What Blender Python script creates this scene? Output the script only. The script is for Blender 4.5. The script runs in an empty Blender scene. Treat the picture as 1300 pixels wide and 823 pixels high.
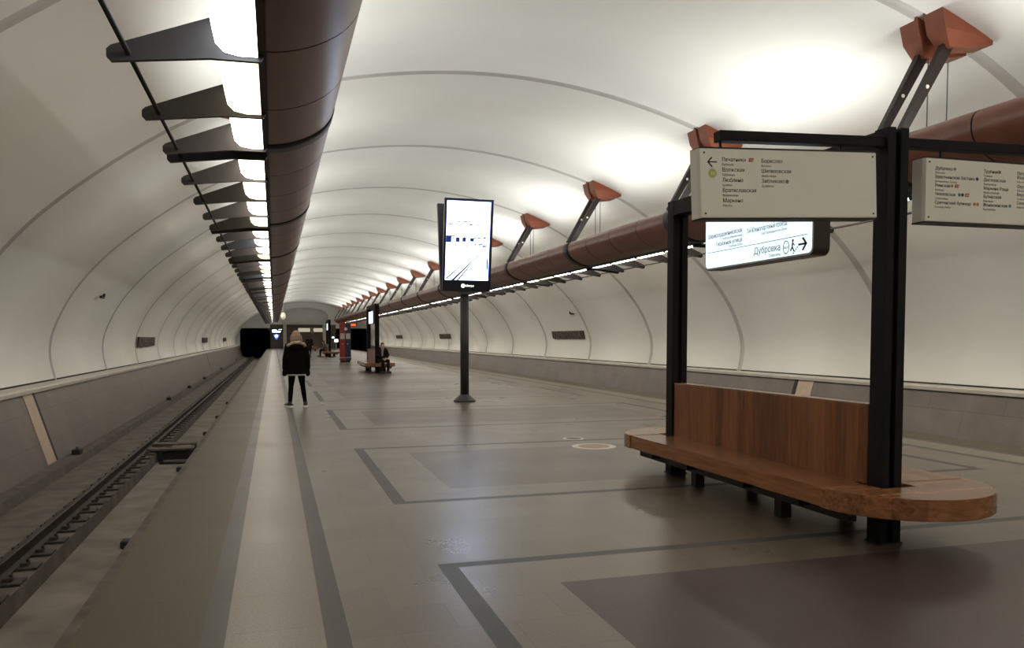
import bpy, bmesh, math, random
from mathutils import Vector, Matrix
random.seed(7)
SC = bpy.context.scene
COL = SC.collection
PI = math.pi
R = math.radians

# ------------------------------------------------------------------ materials
def nodes_of(m):
    m.use_nodes = True
    nt = m.node_tree
    return nt, nt.nodes, nt.links, nt.nodes['Principled BSDF']

def mat(name, col, rough=0.5, var=0.0, scale=6.0, metal=0.0, bump=0.0, detail=6, stretch=None, spec=None):
    m = bpy.data.materials.new(name)
    nt, N, L, P = nodes_of(m)
    P.inputs['Base Color'].default_value = (*col, 1)
    P.inputs['Roughness'].default_value = rough
    P.inputs['Metallic'].default_value = metal
    if spec is not None:
        P.inputs['Specular IOR Level'].default_value = spec
    if var or bump:
        tc = N.new('ShaderNodeTexCoord'); mp = N.new('ShaderNodeMapping'); no = N.new('ShaderNodeTexNoise')
        L.new(tc.outputs['Object'], mp.inputs[0]); L.new(mp.outputs[0], no.inputs['Vector'])
        if stretch: mp.inputs['Scale'].default_value = stretch
        no.inputs['Scale'].default_value = scale; no.inputs['Detail'].default_value = detail
        if var:
            rp = N.new('ShaderNodeValToRGB')
            rp.color_ramp.elements[0].position = 0.3; rp.color_ramp.elements[1].position = 0.7
            rp.color_ramp.elements[0].color = (*[c * (1 - var) for c in col], 1)
            rp.color_ramp.elements[1].color = (*[min(1, c * (1 + var)) for c in col], 1)
            L.new(no.outputs['Fac'], rp.inputs[0]); L.new(rp.outputs[0], P.inputs['Base Color'])
        if bump:
            b = N.new('ShaderNodeBump'); b.inputs['Strength'].default_value = bump
            b.inputs['Distance'].default_value = 0.02
            L.new(no.outputs['Fac'], b.inputs['Height']); L.new(b.outputs[0], P.inputs['Normal'])
    return m

def stone(name, c1, c2, mortar, bw, bh, axes, rough=0.35, ms=0.004, speck=0.3, off=0.5, rvar=0.08, blotch=0.2, spec=0.42, shift=0.0):
    """slabs of stone: brick pattern for the joints, fine speckle and broad wear for the colour"""
    m = bpy.data.materials.new(name)
    nt, N, L, P = nodes_of(m)
    tc = N.new('ShaderNodeTexCoord'); sp = N.new('ShaderNodeSeparateXYZ'); cb = N.new('ShaderNodeCombineXYZ')
    L.new(tc.outputs['Object'], sp.inputs[0])
    for i, a in enumerate(axes): L.new(sp.outputs[a], cb.inputs[i])
    sh = N.new('ShaderNodeVectorMath'); sh.operation = 'ADD'; sh.inputs[1].default_value = (shift, 0, 0); L.new(cb.outputs[0], sh.inputs[0])
    br = N.new('ShaderNodeTexBrick'); L.new(sh.outputs[0], br.inputs['Vector'])
    br.offset = off; br.inputs['Scale'].default_value = 1
    br.inputs['Brick Width'].default_value = bw; br.inputs['Row Height'].default_value = bh
    br.inputs['Mortar Size'].default_value = ms; br.inputs['Mortar Smooth'].default_value = 0.3
    br.inputs['Color1'].default_value = (*c1, 1); br.inputs['Color2'].default_value = (*c2, 1)
    br.inputs['Mortar'].default_value = (*mortar, 1)
    fine = N.new('ShaderNodeTexNoise'); fine.inputs['Scale'].default_value = 60; fine.inputs['Detail'].default_value = 4
    wide = N.new('ShaderNodeTexNoise'); wide.inputs['Scale'].default_value = 1.3; wide.inputs['Detail'].default_value = 6
    L.new(tc.outputs['Object'], fine.inputs['Vector']); L.new(tc.outputs['Object'], wide.inputs['Vector'])
    def rng(src, lo, hi, a, b):
        r = N.new('ShaderNodeMapRange'); r.inputs[1].default_value = lo; r.inputs[2].default_value = hi
        r.inputs[3].default_value = a; r.inputs[4].default_value = b; L.new(src, r.inputs[0]); return r.outputs[0]
    mul = N.new('ShaderNodeMath'); mul.operation = 'MULTIPLY'
    L.new(rng(fine.outputs['Fac'], .1, .9, 1 - speck, 1 + speck), mul.inputs[0])
    L.new(rng(wide.outputs['Fac'], 0, 1, 1 - blotch, 1 + blotch), mul.inputs[1])
    mx = N.new('ShaderNodeVectorMath'); mx.operation = 'SCALE'
    L.new(br.outputs['Color'], mx.inputs[0]); L.new(mul.outputs[0], mx.inputs['Scale'])
    L.new(mx.outputs[0], P.inputs['Base Color'])
    L.new(rng(wide.outputs['Fac'], 0, 1, rough - rvar, rough + rvar), P.inputs['Roughness'])
    P.inputs['Specular IOR Level'].default_value = spec
    bp = N.new('ShaderNodeBump'); bp.inputs['Strength'].default_value = 0.25; bp.inputs['Distance'].default_value = 0.003
    inv = N.new('ShaderNodeMath'); inv.operation = 'SUBTRACT'; inv.inputs[0].default_value = 1
    L.new(br.outputs['Fac'], inv.inputs[1]); L.new(inv.outputs[0], bp.inputs['Height']); L.new(bp.outputs[0], P.inputs['Normal'])
    return m

def wood(name, axis, dark, light, plank=0.16, rough=0.35, tone=.34):
    """glued staves: grain runs along one axis, each stave has its own tone"""
    m = bpy.data.materials.new(name)
    nt, N, L, P = nodes_of(m)
    tc = N.new('ShaderNodeTexCoord'); sp = N.new('ShaderNodeSeparateXYZ'); L.new(tc.outputs['Object'], sp.inputs[0])
    across = {'Z': 'Y', 'Y': 'X', 'X': 'Y'}[axis]
    dv = N.new('ShaderNodeMath'); dv.operation = 'DIVIDE'; dv.inputs[1].default_value = plank; L.new(sp.outputs[across], dv.inputs[0])
    fl = N.new('ShaderNodeMath'); fl.operation = 'FLOOR'; L.new(dv.outputs[0], fl.inputs[0])
    wn = N.new('ShaderNodeTexWhiteNoise'); wn.noise_dimensions = '1D'; L.new(fl.outputs[0], wn.inputs['W'])
    mp = N.new('ShaderNodeMapping'); L.new(tc.outputs['Object'], mp.inputs[0])
    s = {'X': (1.2, 14, 14), 'Y': (14, 1.2, 14), 'Z': (14, 14, 1.2)}[axis]; mp.inputs['Scale'].default_value = s
    no = N.new('ShaderNodeTexNoise'); no.inputs['Scale'].default_value = 2.2; no.inputs['Detail'].default_value = 8; no.inputs['Distortion'].default_value = 0.6
    L.new(mp.outputs[0], no.inputs['Vector'])
    ad = N.new('ShaderNodeMath'); ad.operation = 'MULTIPLY_ADD'; ad.inputs[1].default_value = tone
    L.new(wn.outputs['Value'], ad.inputs[0])
    sc = N.new('ShaderNodeMath'); sc.operation = 'MULTIPLY'; sc.inputs[1].default_value = 0.75 + (.34 - tone) * .5; L.new(no.outputs['Fac'], sc.inputs[0])
    L.new(sc.outputs[0], ad.inputs[2])
    rp = N.new('ShaderNodeValToRGB'); rp.color_ramp.elements[0].position = 0.28; rp.color_ramp.elements[1].position = 0.85
    rp.color_ramp.elements[0].color = (*dark, 1); rp.color_ramp.elements[1].color = (*light, 1)
    L.new(ad.outputs[0], rp.inputs[0]); L.new(rp.outputs[0], P.inputs['Base Color'])
    P.inputs['Roughness'].default_value = rough
    return m

def glow(name, col, strength, sampled=True):
    m = bpy.data.materials.new(name)
    nt, N, L, P = nodes_of(m)
    P.inputs['Base Color'].default_value = (*[c * .8 for c in col], 1)
    P.inputs['Emission Color'].default_value = (*col, 1)
    P.inputs['Emission Strength'].default_value = strength
    P.inputs['Roughness'].default_value = 0.4
    if not sampled: m.cycles.emission_sampling = 'NONE'
    return m

M = {}
M['plaster'] = mat('white_plaster', (.735, .725, .675), .75, .035, .5, bump=.02)
M['groove'] = mat('grey_joint', (.46, .44, .41), .8, .05, 2)
M['ledge'] = mat('pale_ledge', (.56, .52, .46), .6, .08, 2)
M['shadow_gap'] = mat('dark_gap', (.022, .019, .017), .8)
M['granite_wall'] = stone('granite_wall', (.128, .103, .088), (.148, .12, .102), (.085, .07, .06), 1.9, .62, 'YZ', .5, .006, .25, blotch=.45)
M['beige_panel'] = mat('beige_panel', (.42, .31, .22), .5, .06, 4)
M['track_bed'] = mat('track_concrete', (.115, .097, .08), .85, .35, 2.2, bump=.3)
M['channel'] = mat('channel_concrete', (.185, .162, .135), .85, .3, 1.4, bump=.2)
M['curb'] = mat('curb_concrete', (.10, .085, .072), .85, .3, 3, bump=.2)
M['rail_side'] = mat('rusty_rail', (.035, .026, .02), .55, .3, 9, metal=.4)
M['fasten'] = mat('rail_fastening', (.05, .04, .032), .6, .3, 15, metal=.2)
M['black_box'] = mat('black_rubber', (.012, .011, .01), .6)
g = (.028, .026, .022)
M['fl_edge'] = stone('floor_edge', (.072, .058, .034), (.080, .064, .038), (.05, .04, .026), 2.0, 1.25, 'XY', .50, .004, .22, .0, spec=.22)
M['fl_light'] = stone('floor_light', (.165, .142, .106), (.180, .155, .117), (.125, .105, .08), .9, .62, 'XY', .38, .003, .34, .0, spec=.27, shift=.4)
M['fl_dark'] = stone('floor_dark', (.058, .052, .046), (.068, .061, .054), (.048, .042, .039), .6, .62, 'XY', .42, .003, .25, .0, spec=.22)
M['fl_main'] = stone('floor_main', (.115, .087, .061), (.142, .108, .076), (.082, .063, .046), .62, .41, 'XY', .30, .003, .28, .5)
M['fl_brown_shaded'] = stone('floor_brown_shaded', (.060, .036, .031), (.068, .041, .035), (.05, .033, .028), .62, .62, 'XY', .36, .003, .28, .0, spec=.28)  # same stone as the brown panels, foreground shading put into its colour
M['fl_brown'] = stone('floor_brown', (.100, .074, .056), (.114, .084, .064), (.08, .06, .048), .62, .62, 'XY', .34, .003, .28, .0, spec=.36)
M['pipe'] = mat('brown_pipe_paint', (.158, .060, .037), .33, .12, 3, spec=.4)
M['seam'] = mat('pipe_seam', (.022, .014, .012), .5)
M['dark_metal'] = mat('dark_metal', (.013, .011, .010), .5, .15, 8, spec=.35)
M['fin'] = mat('fin_metal', (.018, .015, .014), .5, .15, 6)
M['post'] = mat('black_post_paint', (.006, .0055, .006), .55, .12, 5, spec=.18)
M['strut'] = mat('strut_brown', (.020, .012, .010), .5, .15, 6, spec=.3)
M['mount'] = mat('mount_red_brown', (.19, .056, .028), .5, .12, 4, spec=.3)
M['steel'] = mat('steel', (.5, .5, .5), .3, metal=1)
M['cable'] = mat('cable', (.12, .12, .12), .5, metal=.5)
M['lamp'] = glow('lamp_white', (1, .885, .75), 7.2)
M['lamp_bright'] = glow('lamp_bright_white', (1, .905, .765), 11.0)
M['lamp_cream'] = glow('lamp_cream', (1, .87, .60), 2.2)
M['lamp_blue'] = glow('lamp_cool', (.9, .95, 1), 6.5)
M['uplight'] = glow('uplight_white', (.985, 1, .97), 14.8)
M['wood_seat'] = wood('bench_seat_wood', 'Y', (.115, .039, .014), (.35, .145, .056), .11, .24)
M['wood_end'] = wood('bench_end_wood', 'X', (.13, .046, .018), (.40, .175, .072), .13, .26, .14)
M['wood_back'] = wood('bench_back_wood', 'Z', (.085, .027, .010), (.32, .112, .040), .13, .32)
M['sign_face'] = mat('sign_cream', (.84, .80, .68), .5, .02, 3)
M['sign_side'] = mat('sign_side', (.62, .59, .51), .5)
M['ink'] = mat('ink_black', (.02, .02, .02), .6)
M['ink_soft'] = mat('ink_grey', (.22, .20, .17), .6)
M['badge_red'] = mat('badge_red', (.55, .13, .09), .5)
M['badge_green'] = mat('badge_green', (.46, .47, .10), .5)
M['badge_white'] = mat('badge_white', (.85, .83, .72), .5)
M['badge_navy'] = mat('badge_navy', (.05, .06, .10), .5)
M['badge_orange'] = mat('badge_orange', (.62, .22, .06), .5)
M['badge_blue'] = mat('badge_blue', (.10, .22, .36), .5)
M['lit_face'] = glow('lit_sign_face', (.76, .91, 1.0), .70)
M['case'] = mat('case_brown', (.06, .05, .04), .4, .1, 5)
M['case_rim'] = mat('case_rim', (.30, .28, .25), .4)
M['screen'] = glow('screen_white', (.66, .77, 1.0), 2.6)
M['screen_blue'] = glow('screen_blue', (.02, .05, .30), .25, False)
M['screen_grey'] = glow('screen_dark', (.02, .03, .05), .1, False)
M['logo_white'] = glow('logo_white', (1, 1, 1), 1.6, False)
M['monitor'] = mat('monitor_black', (.012, .013, .02), .3)
M['monitor_back'] = mat('monitor_back', (.05, .052, .06), .45)
M['pole'] = mat('pole_brown', (.035, .030, .028), .45, .1, 5)
M['plate'] = mat('bronze_plate', (.055, .042, .034), .6, .35, 12, bump=.6)
M['plate_letter'] = mat('bronze_letter', (.16, .125, .10), .5, .2, 12, metal=.3)
M['ring_white'] = mat('ring_white', (.62, .58, .50), .5, .08, 8)
M['ring_brown'] = mat('ring_brown', (.36, .23, .12), .5, .1, 8)
M['ring_dark'] = mat('ring_dark', (.10, .08, .06), .5, .1, 8)
M['red_column'] = mat('red_column', (.24, .03, .016), .4, .08, 4)
M['blue_column'] = mat('blue_column', (.012, .018, .045), .35, .08, 4)
M['pale_panel'] = mat('pale_panel', (.45, .42, .38), .4)
M['led'] = glow('led_orange', (1.0, .10, .01), 4.0, False)
M['end_grey'] = mat('grey_plaster', (.64, .62, .59), .8, .04, 1)
M['end_brown'] = mat('brown_cladding', (.10, .068, .05), .5, .12, 1.5)
M['end_brown_dark'] = mat('dark_cladding', (.055, .036, .028), .5, .12, 1.5)
M['tunnel'] = mat('tunnel_black', (.006, .005, .005), .9)  # near-black tunnel lining
M['pale_window'] = glow('back_lit_panel', (.78, .72, .55), .30, False)
M['cool_screen'] = glow('cool_screen', (.75, .9, 1.0), 1.6, False)
M['blue_screen'] = glow('blue_screen', (.08, .16, .9), .8, False)
M['skin'] = mat('skin', (.55, .33, .24), .5, .06, 12)
M['hair'] = mat('brown_blond_hair', (.30, .19, .135), .7, .22, 25, stretch=(1, 1, .15))
M['hair_dark'] = mat('dark_hair', (.03, .02, .016), .6, .2, 25)
M['parka'] = mat('black_parka', (.006, .0055, .006), .9, .2, 9, bump=.3, spec=.08)
M['fur'] = mat('beige_fur', (.52, .40, .25), .9, .35, 45, bump=1.0)
M['leggings'] = mat('black_leggings', (.004, .004, .004), .9, spec=.08)
M['hem'] = mat('pale_knit', (.50, .46, .38), .85, .1, 40)
M['sole'] = mat('white_sole', (.80, .78, .74), .55)
M['sneaker'] = mat('black_sneaker', (.018, .016, .016), .5)
M['coat'] = mat('dark_coat', (.013, .010, .010), .9, .2, 10, bump=.2, spec=.1)
M['coat_brown'] = mat('brown_jacket', (.15, .095, .065), .8, .15, 10)
M['grey_cloth'] = mat('grey_scarf', (.26, .24, .22), .85, .15, 20)
M['trousers'] = mat('dark_trousers', (.010, .009, .010), .9, spec=.1)
M['pale_cloth'] = mat('pale_dress', (.42, .33, .28), .8, .2, 14)
M['eye_white'] = mat('eye_white', (.75, .72, .70), .3)
M['lip'] = mat('lip', (.42, .17, .14), .5)
M['shoe'] = mat('black_shoe', (.012, .011, .011), .4)

# ------------------------------------------------------------------ helpers
def link(name, me, mats, parent=None, smooth=False, loc=None):
    o = bpy.data.objects.new(name, me); COL.objects.link(o)
    if not isinstance(mats, (list, tuple)): mats = [mats]
    for m in mats: me.materials.append(M[m])
    if parent: o.parent = parent
    if loc: o.location = loc
    if smooth:
        for p in me.polygons: p.use_smooth = True
    return o

def obj(name, bm, mats, parent=None, smooth=False, loc=None, norm=True):
    if norm: bmesh.ops.recalc_face_normals(bm, faces=bm.faces[:])
    me = bpy.data.meshes.new(name); bm.to_mesh(me); bm.free()
    return link(name, me, mats, parent, smooth, loc)

def tag(o, label=None, cat=None, group=None, kind=None):
    if label: o['label'] = label
    if cat: o['category'] = cat
    if group: o['group'] = group
    if kind: o['kind'] = kind
    return o

def struct(o): o['kind'] = 'structure'; return o

def thing(name, label, cat, loc=(0, 0, 0), rz=0.0, group=None):
    o = bpy.data.objects.new(name, None); COL.objects.link(o)
    o.location = loc; o.rotation_euler = (0, 0, rz); o.empty_display_size = .2
    return tag(o, label, cat, group)

def copy_tree(o, parent=None):
    c = o.copy(); COL.objects.link(c)
    if parent: c.parent = parent
    for ch in list(o.children): copy_tree(ch, c)
    return c

def box(bm, x0, x1, y0, y1, z0, z1, mi=0, bev=0.0, rot=None):
    vs = [bm.verts.new((x, y, z)) for x in (x0, x1) for y in (y0, y1) for z in (z0, z1)]
    fs = []
    for q in ((0, 1, 3, 2), (4, 6, 7, 5), (0, 4, 5, 1), (2, 3, 7, 6), (0, 2, 6, 4), (1, 5, 7, 3)):
        f = bm.faces.new([vs[i] for i in q]); f.material_index = mi; fs.append(f)
    if bev:
        es = list({e for f in fs for e in f.edges})
        r = bmesh.ops.bevel(bm, geom=es, offset=bev, segments=2, affect='EDGES', profile=.6)
        for f in r['faces']: f.material_index = mi
        vs = list({v for f in r['faces'] for v in f.verts} | {v for v in vs if v.is_valid})
    if rot: bmesh.ops.transform(bm, matrix=rot, verts=[v for v in vs if v.is_valid])
    return vs

def prism(bm, pts, a0, a1, axis='Y', mi=0, bev=0.0):
    """polygon pts extruded along an axis (X: pts are (y,z); Y: (x,z); Z: (x,y))"""
    def P(p, a): return {'X': (a, p[0], p[1]), 'Y': (p[0], a, p[1]), 'Z': (p[0], p[1], a)}[axis]
    A = [bm.verts.new(P(p, a0)) for p in pts]; B = [bm.verts.new(P(p, a1)) for p in pts]
    n = len(pts); fs = [bm.faces.new(A), bm.faces.new(B[::-1])]
    for i in range(n): fs.append(bm.faces.new((A[i], B[i], B[(i + 1) % n], A[(i + 1) % n])))
    for f in fs: f.material_index = mi
    bmesh.ops.recalc_face_normals(bm, faces=fs)
    if bev:
        es = list({e for f in fs[:2] for e in f.edges})
        r = bmesh.ops.bevel(bm, geom=es, offset=bev, segments=2, affect='EDGES')
        for f in r['faces']: f.material_index = mi
    return A + B

def tube(bm, pts, rad, seg=10, caps=True, flat=1.0):
    pts = [Vector(p) for p in pts]
    if not isinstance(rad, (list, tuple)): rad = [rad] * len(pts)
    rings = []; t0 = (pts[1] - pts[0]).normalized()
    n = t0.orthogonal().normalized()
    for i, p in enumerate(pts):
        t = ((pts[min(i + 1, len(pts) - 1)] - pts[max(i - 1, 0)])).normalized()
        n = (n - t * n.dot(t)).normalized(); b = t.cross(n)
        rings.append([bm.verts.new(p + (n * math.cos(a) + b * math.sin(a) * flat) * rad[i]) for a in [2 * PI * k / seg for k in range(seg)]])
    for A, B in zip(rings, rings[1:]):
        for k in range(seg): bm.faces.new((A[k], A[(k + 1) % seg], B[(k + 1) % seg], B[k]))
    if caps: bm.faces.new(rings[0][::-1]); bm.faces.new(rings[-1])
    return [v for r in rings for v in r]

def limb(bm, pts, rad, seg=12):
    tube(bm, pts, rad, seg)
    for p, r in ((pts[0], rad[0]), (pts[-1], rad[-1])): ell(bm, p, r, r, r)

def ell(bm, c, rx, ry, rz, rot=None, u=14, v=10):
    m = Matrix.Translation(Vector(c)) @ (rot.to_4x4() if rot else Matrix.Identity(4)) @ Matrix.Diagonal((rx, ry, rz, 1))
    return bmesh.ops.create_uvsphere(bm, u_segments=u, v_segments=v, radius=1, matrix=m)['verts']

def loft(bm, rings, seg=24):
    """rings: (centre, rx, ry) horizontal ellipses from the bottom up"""
    rs = []
    for c, rx, ry in rings:
        rs.append([bm.verts.new((c[0] + rx * math.cos(2 * PI * k / seg), c[1] + ry * math.sin(2 * PI * k / seg), c[2])) for k in range(seg)])
    for A, B in zip(rs, rs[1:]):
        for k in range(seg): bm.faces.new((A[k], A[(k + 1) % seg], B[(k + 1) % seg], B[k]))
    bm.faces.new(rs[0][::-1]); bm.faces.new(rs[-1])

def lathe(bm, prof, c=(0, 0, 0), seg=32):
    rs = [[bm.verts.new((c[0] + r * math.cos(2 * PI * k / seg), c[1] + r * math.sin(2 * PI * k / seg), c[2] + z)) for k in range(seg)] for r, z in prof]
    for A, B in zip(rs, rs[1:]):
        for k in range(seg): bm.faces.new((A[k], A[(k + 1) % seg], B[(k + 1) % seg], B[k]))
    bm.faces.new(rs[0][::-1]); bm.faces.new(rs[-1])

def fused(name, bm, mats, parent, voxel=.012, smooth_it=2, grow=0.0):
    """overlapping closed shapes fused into one continuous skin"""
    bmesh.ops.recalc_face_normals(bm, faces=bm.faces[:])
    me = bpy.data.meshes.new(name); bm.to_mesh(me); bm.free()
    o = bpy.data.objects.new(name, me); COL.objects.link(o)
    md = o.modifiers.new('r', 'REMESH'); md.mode = 'VOXEL'; md.voxel_size = voxel
    ms = o.modifiers.new('s', 'SMOOTH'); ms.factor = .5; ms.iterations = smooth_it
    dg = bpy.context.evaluated_depsgraph_get(); dg.update()
    me2 = bpy.data.meshes.new_from_object(o.evaluated_get(dg))
    bpy.data.objects.remove(o)
    if grow:
        ns = [v.normal.copy() for v in me2.vertices]
        for v, n in zip(me2.vertices, ns): v.co += n * grow
    me2.name = name; me2.materials.clear()
    return link(name, me2, mats, parent, True)

def text_into(bm, s, size, x, z, y=0.0, align='LEFT', depth=.0015, xs=1.0, mi=0):
    """lettering standing in the XZ plane, read from -Y; (x, z) is the baseline start"""
    cu = bpy.data.curves.new('t', 'FONT'); cu.body = s; cu.size = size; cu.align_x = align
    cu.extrude = depth / 2; cu.resolution_u = 3
    o = bpy.data.objects.new('t', cu); COL.objects.link(o)
    dg = bpy.context.evaluated_depsgraph_get(); dg.update()
    me = bpy.data.meshes.new_from_object(o.evaluated_get(dg))
    bpy.data.objects.remove(o); bpy.data.curves.remove(cu)
    for v in me.vertices: v.co = Vector((v.co.x * xs + x, -v.co.z + y, v.co.y + z))
    for p in me.polygons: p.material_index = mi
    bm.from_mesh(me); bpy.data.meshes.remove(me)

def ordinal(i):
    W = ['first', 'second', 'third', 'fourth', 'fifth', 'sixth', 'seventh', 'eighth', 'ninth', 'tenth', 'eleventh', 'twelfth', 'thirteenth',
         'fourteenth', 'fifteenth', 'sixteenth', 'seventeenth', 'eighteenth', 'nineteenth', 'twentieth']
    return W[i]

# ------------------------------------------------------------------ dimensions (metres; Y runs along the platform, the eye stands at the origin)
C = 4.55                      # the station's centre line
EL, ER = -1.02, 2 * C + 1.02  # platform edges
Y0, Y1 = -23.2, 125.0
JOINTS = [9.65 + 6.45 * n for n in range(-5, 18)]
HALF = [(0, 6.99), (1.25, 6.93), (2.5, 6.76), (3.7, 6.49), (4.85, 6.13), (6, 5.61), (7, 4.98), (8, 4.22), (8.75, 3.53), (9.4, 2.72), (9.8, 1.95), (9.95, 1.45), (9.96, 1.0), (9.86, .5)]
def catmull(P, n=4):
    out = []
    for i in range(len(P) - 1):
        p0, p1, p2, p3 = P[max(i - 1, 0)], P[i], P[i + 1], P[min(i + 2, len(P) - 1)]
        for k in range(n):
            t = k / n
            out.append(tuple(.5 * (2 * p1[j] + (p2[j] - p0[j]) * t + (2 * p0[j] - 5 * p1[j] + 4 * p2[j] - p3[j]) * t * t + (3 * p1[j] - p0[j] - 3 * p2[j] + p3[j]) * t ** 3) for j in (0, 1)))
    out.append(P[-1]); return out
HP = catmull([(-HALF[1][0], HALF[1][1])] + HALF)[4:]
VAULT = [(C - x, z) for x, z in HP[::-1]] + [(C + x, z) for x, z in HP[1:]]
def vault_x(z, side):
    best = min((p for p in HP if p[0] > 4), key=lambda p: abs(p[1] - z)); return C + side * best[0]
def vault_z(x):
    a = abs(x - C)
    for p, q in zip(HP, HP[1:]):
        if p[0] <= a <= q[0]: return p[1] + (q[1] - p[1]) * (a - p[0]) / (q[0] - p[0])

# ------------------------------------------------------------------ the setting
def vault_normals():
    out = []
    for i, p in enumerate(VAULT):
        a = Vector(VAULT[max(i - 1, 0)]); b = Vector(VAULT[min(i + 1, len(VAULT) - 1)]); t = (b - a).normalized()
        out.append(Vector((-t.y, t.x)))      # outward (away from the room)
    return out
VN = vault_normals()
bm = bmesh.new()
GW = .115
def ring(y, off): return [bm.verts.new((p[0] + n.x * off, y, p[1] + n.y * off)) for p, n in zip(VAULT, VN)]
seq = [(Y0, 0, 0)]
for j in JOINTS:
    if j - GW <= Y0 or j + GW >= Y1: continue
    seq += [(j - GW, 0, 0), (j - GW + .012, .035, 1), (j + GW - .012, .035, 1), (j + GW, 0, 1)]
seq += [(Y1, 0, 0)]
prev = None
for y, off, g in seq:
    cur = ring(y, off)
    if prev:
        pv, pg = prev
        for a, b, c, d in zip(pv, pv[1:], cur[1:], cur):
            f = bm.faces.new((a, b, c, d)); f.material_index = 1 if g else 0; f.smooth = True
    prev = (cur, g)
ceiling = struct(obj('ceiling', bm, ['plaster', 'groove'], norm=False))

# platform floor: one slab, inlaid pattern by material
S1, S2, S3, S4 = -.385, -.262, .235, .36
xs = {EL, S1, S2, S3, S4, 1.05, 1.175, 1.72, 2 * C - 1.72, 2 * C - 1.175, 2 * C - 1.05, 2 * C - S4, 2 * C - S3, 2 * C - S2, 2 * C - S1, ER}
frames = []
y = 7.36 - 6.3 * 5
while y < Y1: frames.append((y, y + 3.92 if y > 3 else y + 4.25)); y += 6.3
ys = {Y0, Y1}
for a, b in frames:
    for v in (a, a + .11, a + .62, b - .62, b - .11, b):
        if Y0 < v < Y1: ys.add(v)
xs, ys = sorted(xs), sorted(ys)
def floor_mat(x, y):
    xm = min(x, 2 * C - x)
    if xm < S1: return 0
    if xm < S2: return 2
    if xm < S3: return 1
    if xm < S4: return 2
    for a, b in frames:
        if a < y < b and xm > 1.05:
            if xm < 1.175 or y < a + .11 or y > b - .11: return 2
            if xm > 1.72 and a + .62 < y < b - .62: return 4 if a < 4 else 5  # panels nearest the eye take the shaded copy of the brown stone
    return 3
bm = bmesh.new()
gv = {}
for x in xs:
    for y in ys: gv[x, y] = bm.verts.new((x, y, 0))
for xa, xb in zip(xs, xs[1:]):
    for ya, yb in zip(ys, ys[1:]):
        f = bm.faces.new((gv[xa, ya], gv[xb, ya], gv[xb, yb], gv[xa, yb])); f.material_index = floor_mat((xa + xb) / 2, (ya + yb) / 2)
for x, s in ((EL, -1), (ER, 1)):                      # slab edge overhanging the track
    prism(bm, [(x, -.001), (x, -.10), (x - s * .25, -.10), (x - s * .25, -1.5), (x - s * 2, -1.5), (x - s * 2, -.001)], Y0, Y1, 'Y', 0)
floor = struct(obj('floor', bm, ['fl_edge', 'fl_light', 'fl_dark', 'fl_main', 'fl_brown_shaded', 'fl_brown'], norm=False))

def mirror(p, side): return [(x if side < 0 else 2 * C - x, z) for x, z in p]
for side, nm in ((-1, 'left'), (1, 'right')):
    bm = bmesh.new()
    prism(bm, mirror([(-4.93, .40), (-4.42, -1.3), (-6.2, -1.3), (-6.2, .40)], side), Y0, Y1)
    struct(obj('wall_' + nm, bm, 'granite_wall'))
    bm = bmesh.new()                                   # ledge under the vault
    prism(bm, mirror([(-4.86, .50), (-4.84, .47), (-4.86, .395), (-6.2, .395), (-6.2, .50)], side), Y0, Y1)
    struct(obj('trim_%d' % (1 if side < 0 else 2), bm, 'ledge'))
    bm = bmesh.new()                                   # dark joint between ledge and vault, broken at each rib
    for a, b in zip(JOINTS, JOINTS[1:]):
        prism(bm, mirror([(-5.29, .501), (-5.29, .535), (-5.34, .535), (-5.34, .501)], side), a + .13, b - .13)
    struct(obj('trim_%d' % (3 if side < 0 else 4), bm, 'shadow_gap'))
    bm = bmesh.new()                                   # curb at the foot of the wall
    prism(bm, mirror([(-4.46, -1.08), (-4.20, -1.08), (-4.18, -1.3), (-4.40, -1.3)], side), Y0, Y1)
    struct(obj('trim_%d' % (5 if side < 0 else 6), bm, 'curb'))
    bm = bmesh.new()                                   # track bed with its sunken channel
    prism(bm, mirror([(-4.6, -1.27), (-2.80, -1.27), (-2.79, -1.52), (-4.6, -1.7)], side), Y0, Y1)
    prism(bm, mirror([(-1.98, -1.52), (-1.97, -1.27), (-.8, -1.27), (-.8, -1.52)], side), Y0, Y1)
    prism(bm, mirror([(-2.9, -1.5), (-1.9, -1.5), (-1.9, -1.7), (-2.9, -1.7)], side), Y0, Y1, mi=1)
    struct(obj('floor_track_' + nm, bm, ['track_bed', 'channel']))
    # wall insert panel and the open joint beside it
    bm = bmesh.new()
    def raked(ya, yb, z0, z1, out, mi):
        def X(z): return -4.42 - (z + 1.3) * .51 / 1.7
        prism(bm, mirror([(X(z0) + out, z0), (X(z1) + out, z1), (X(z1) - .05, z1), (X(z0) - .05, z0)], side), ya, yb, mi=mi)
    raked(18.3, 18.95, -1.06, .394, .012, 0)
    raked(18.95, 19.13, -1.06, .394, .004, 1)
    if side < 0: raked(63.9, 64.1, -1.06, .394, .004, 1)
    struct(obj('trim_%d' % (7 if side < 0 else 8), bm, ['beige_panel', 'shadow_gap']))
    # hairline plaster joint along the haunch
    bm = bmesh.new(); z = 2.55
    zz = vault_x(z, side)
    tube(bm, [(zz, Y0 + .1, z), (zz, Y1 - .1, z)], .006, 5)
    struct(obj('trim_%d' % (9 if side < 0 else 10), bm, 'groove'))

# far end: side tunnels, lunette, cladding
bm = bmesh.new()
def tunnel_arch(x0, x1, zt, zb, r):
    pts = [(x0, zb)]
    for k in range(7): a = PI - k * PI / 12; pts.append((x0 + r + r * math.cos(a), zt - r + r * math.sin(a)))
    for k in range(7): a = PI / 2 - k * PI / 12; pts.append((x1 - r + r * math.cos(a), zt - r + r * math.sin(a)))
    pts.append((x1, zb)); return pts
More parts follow.
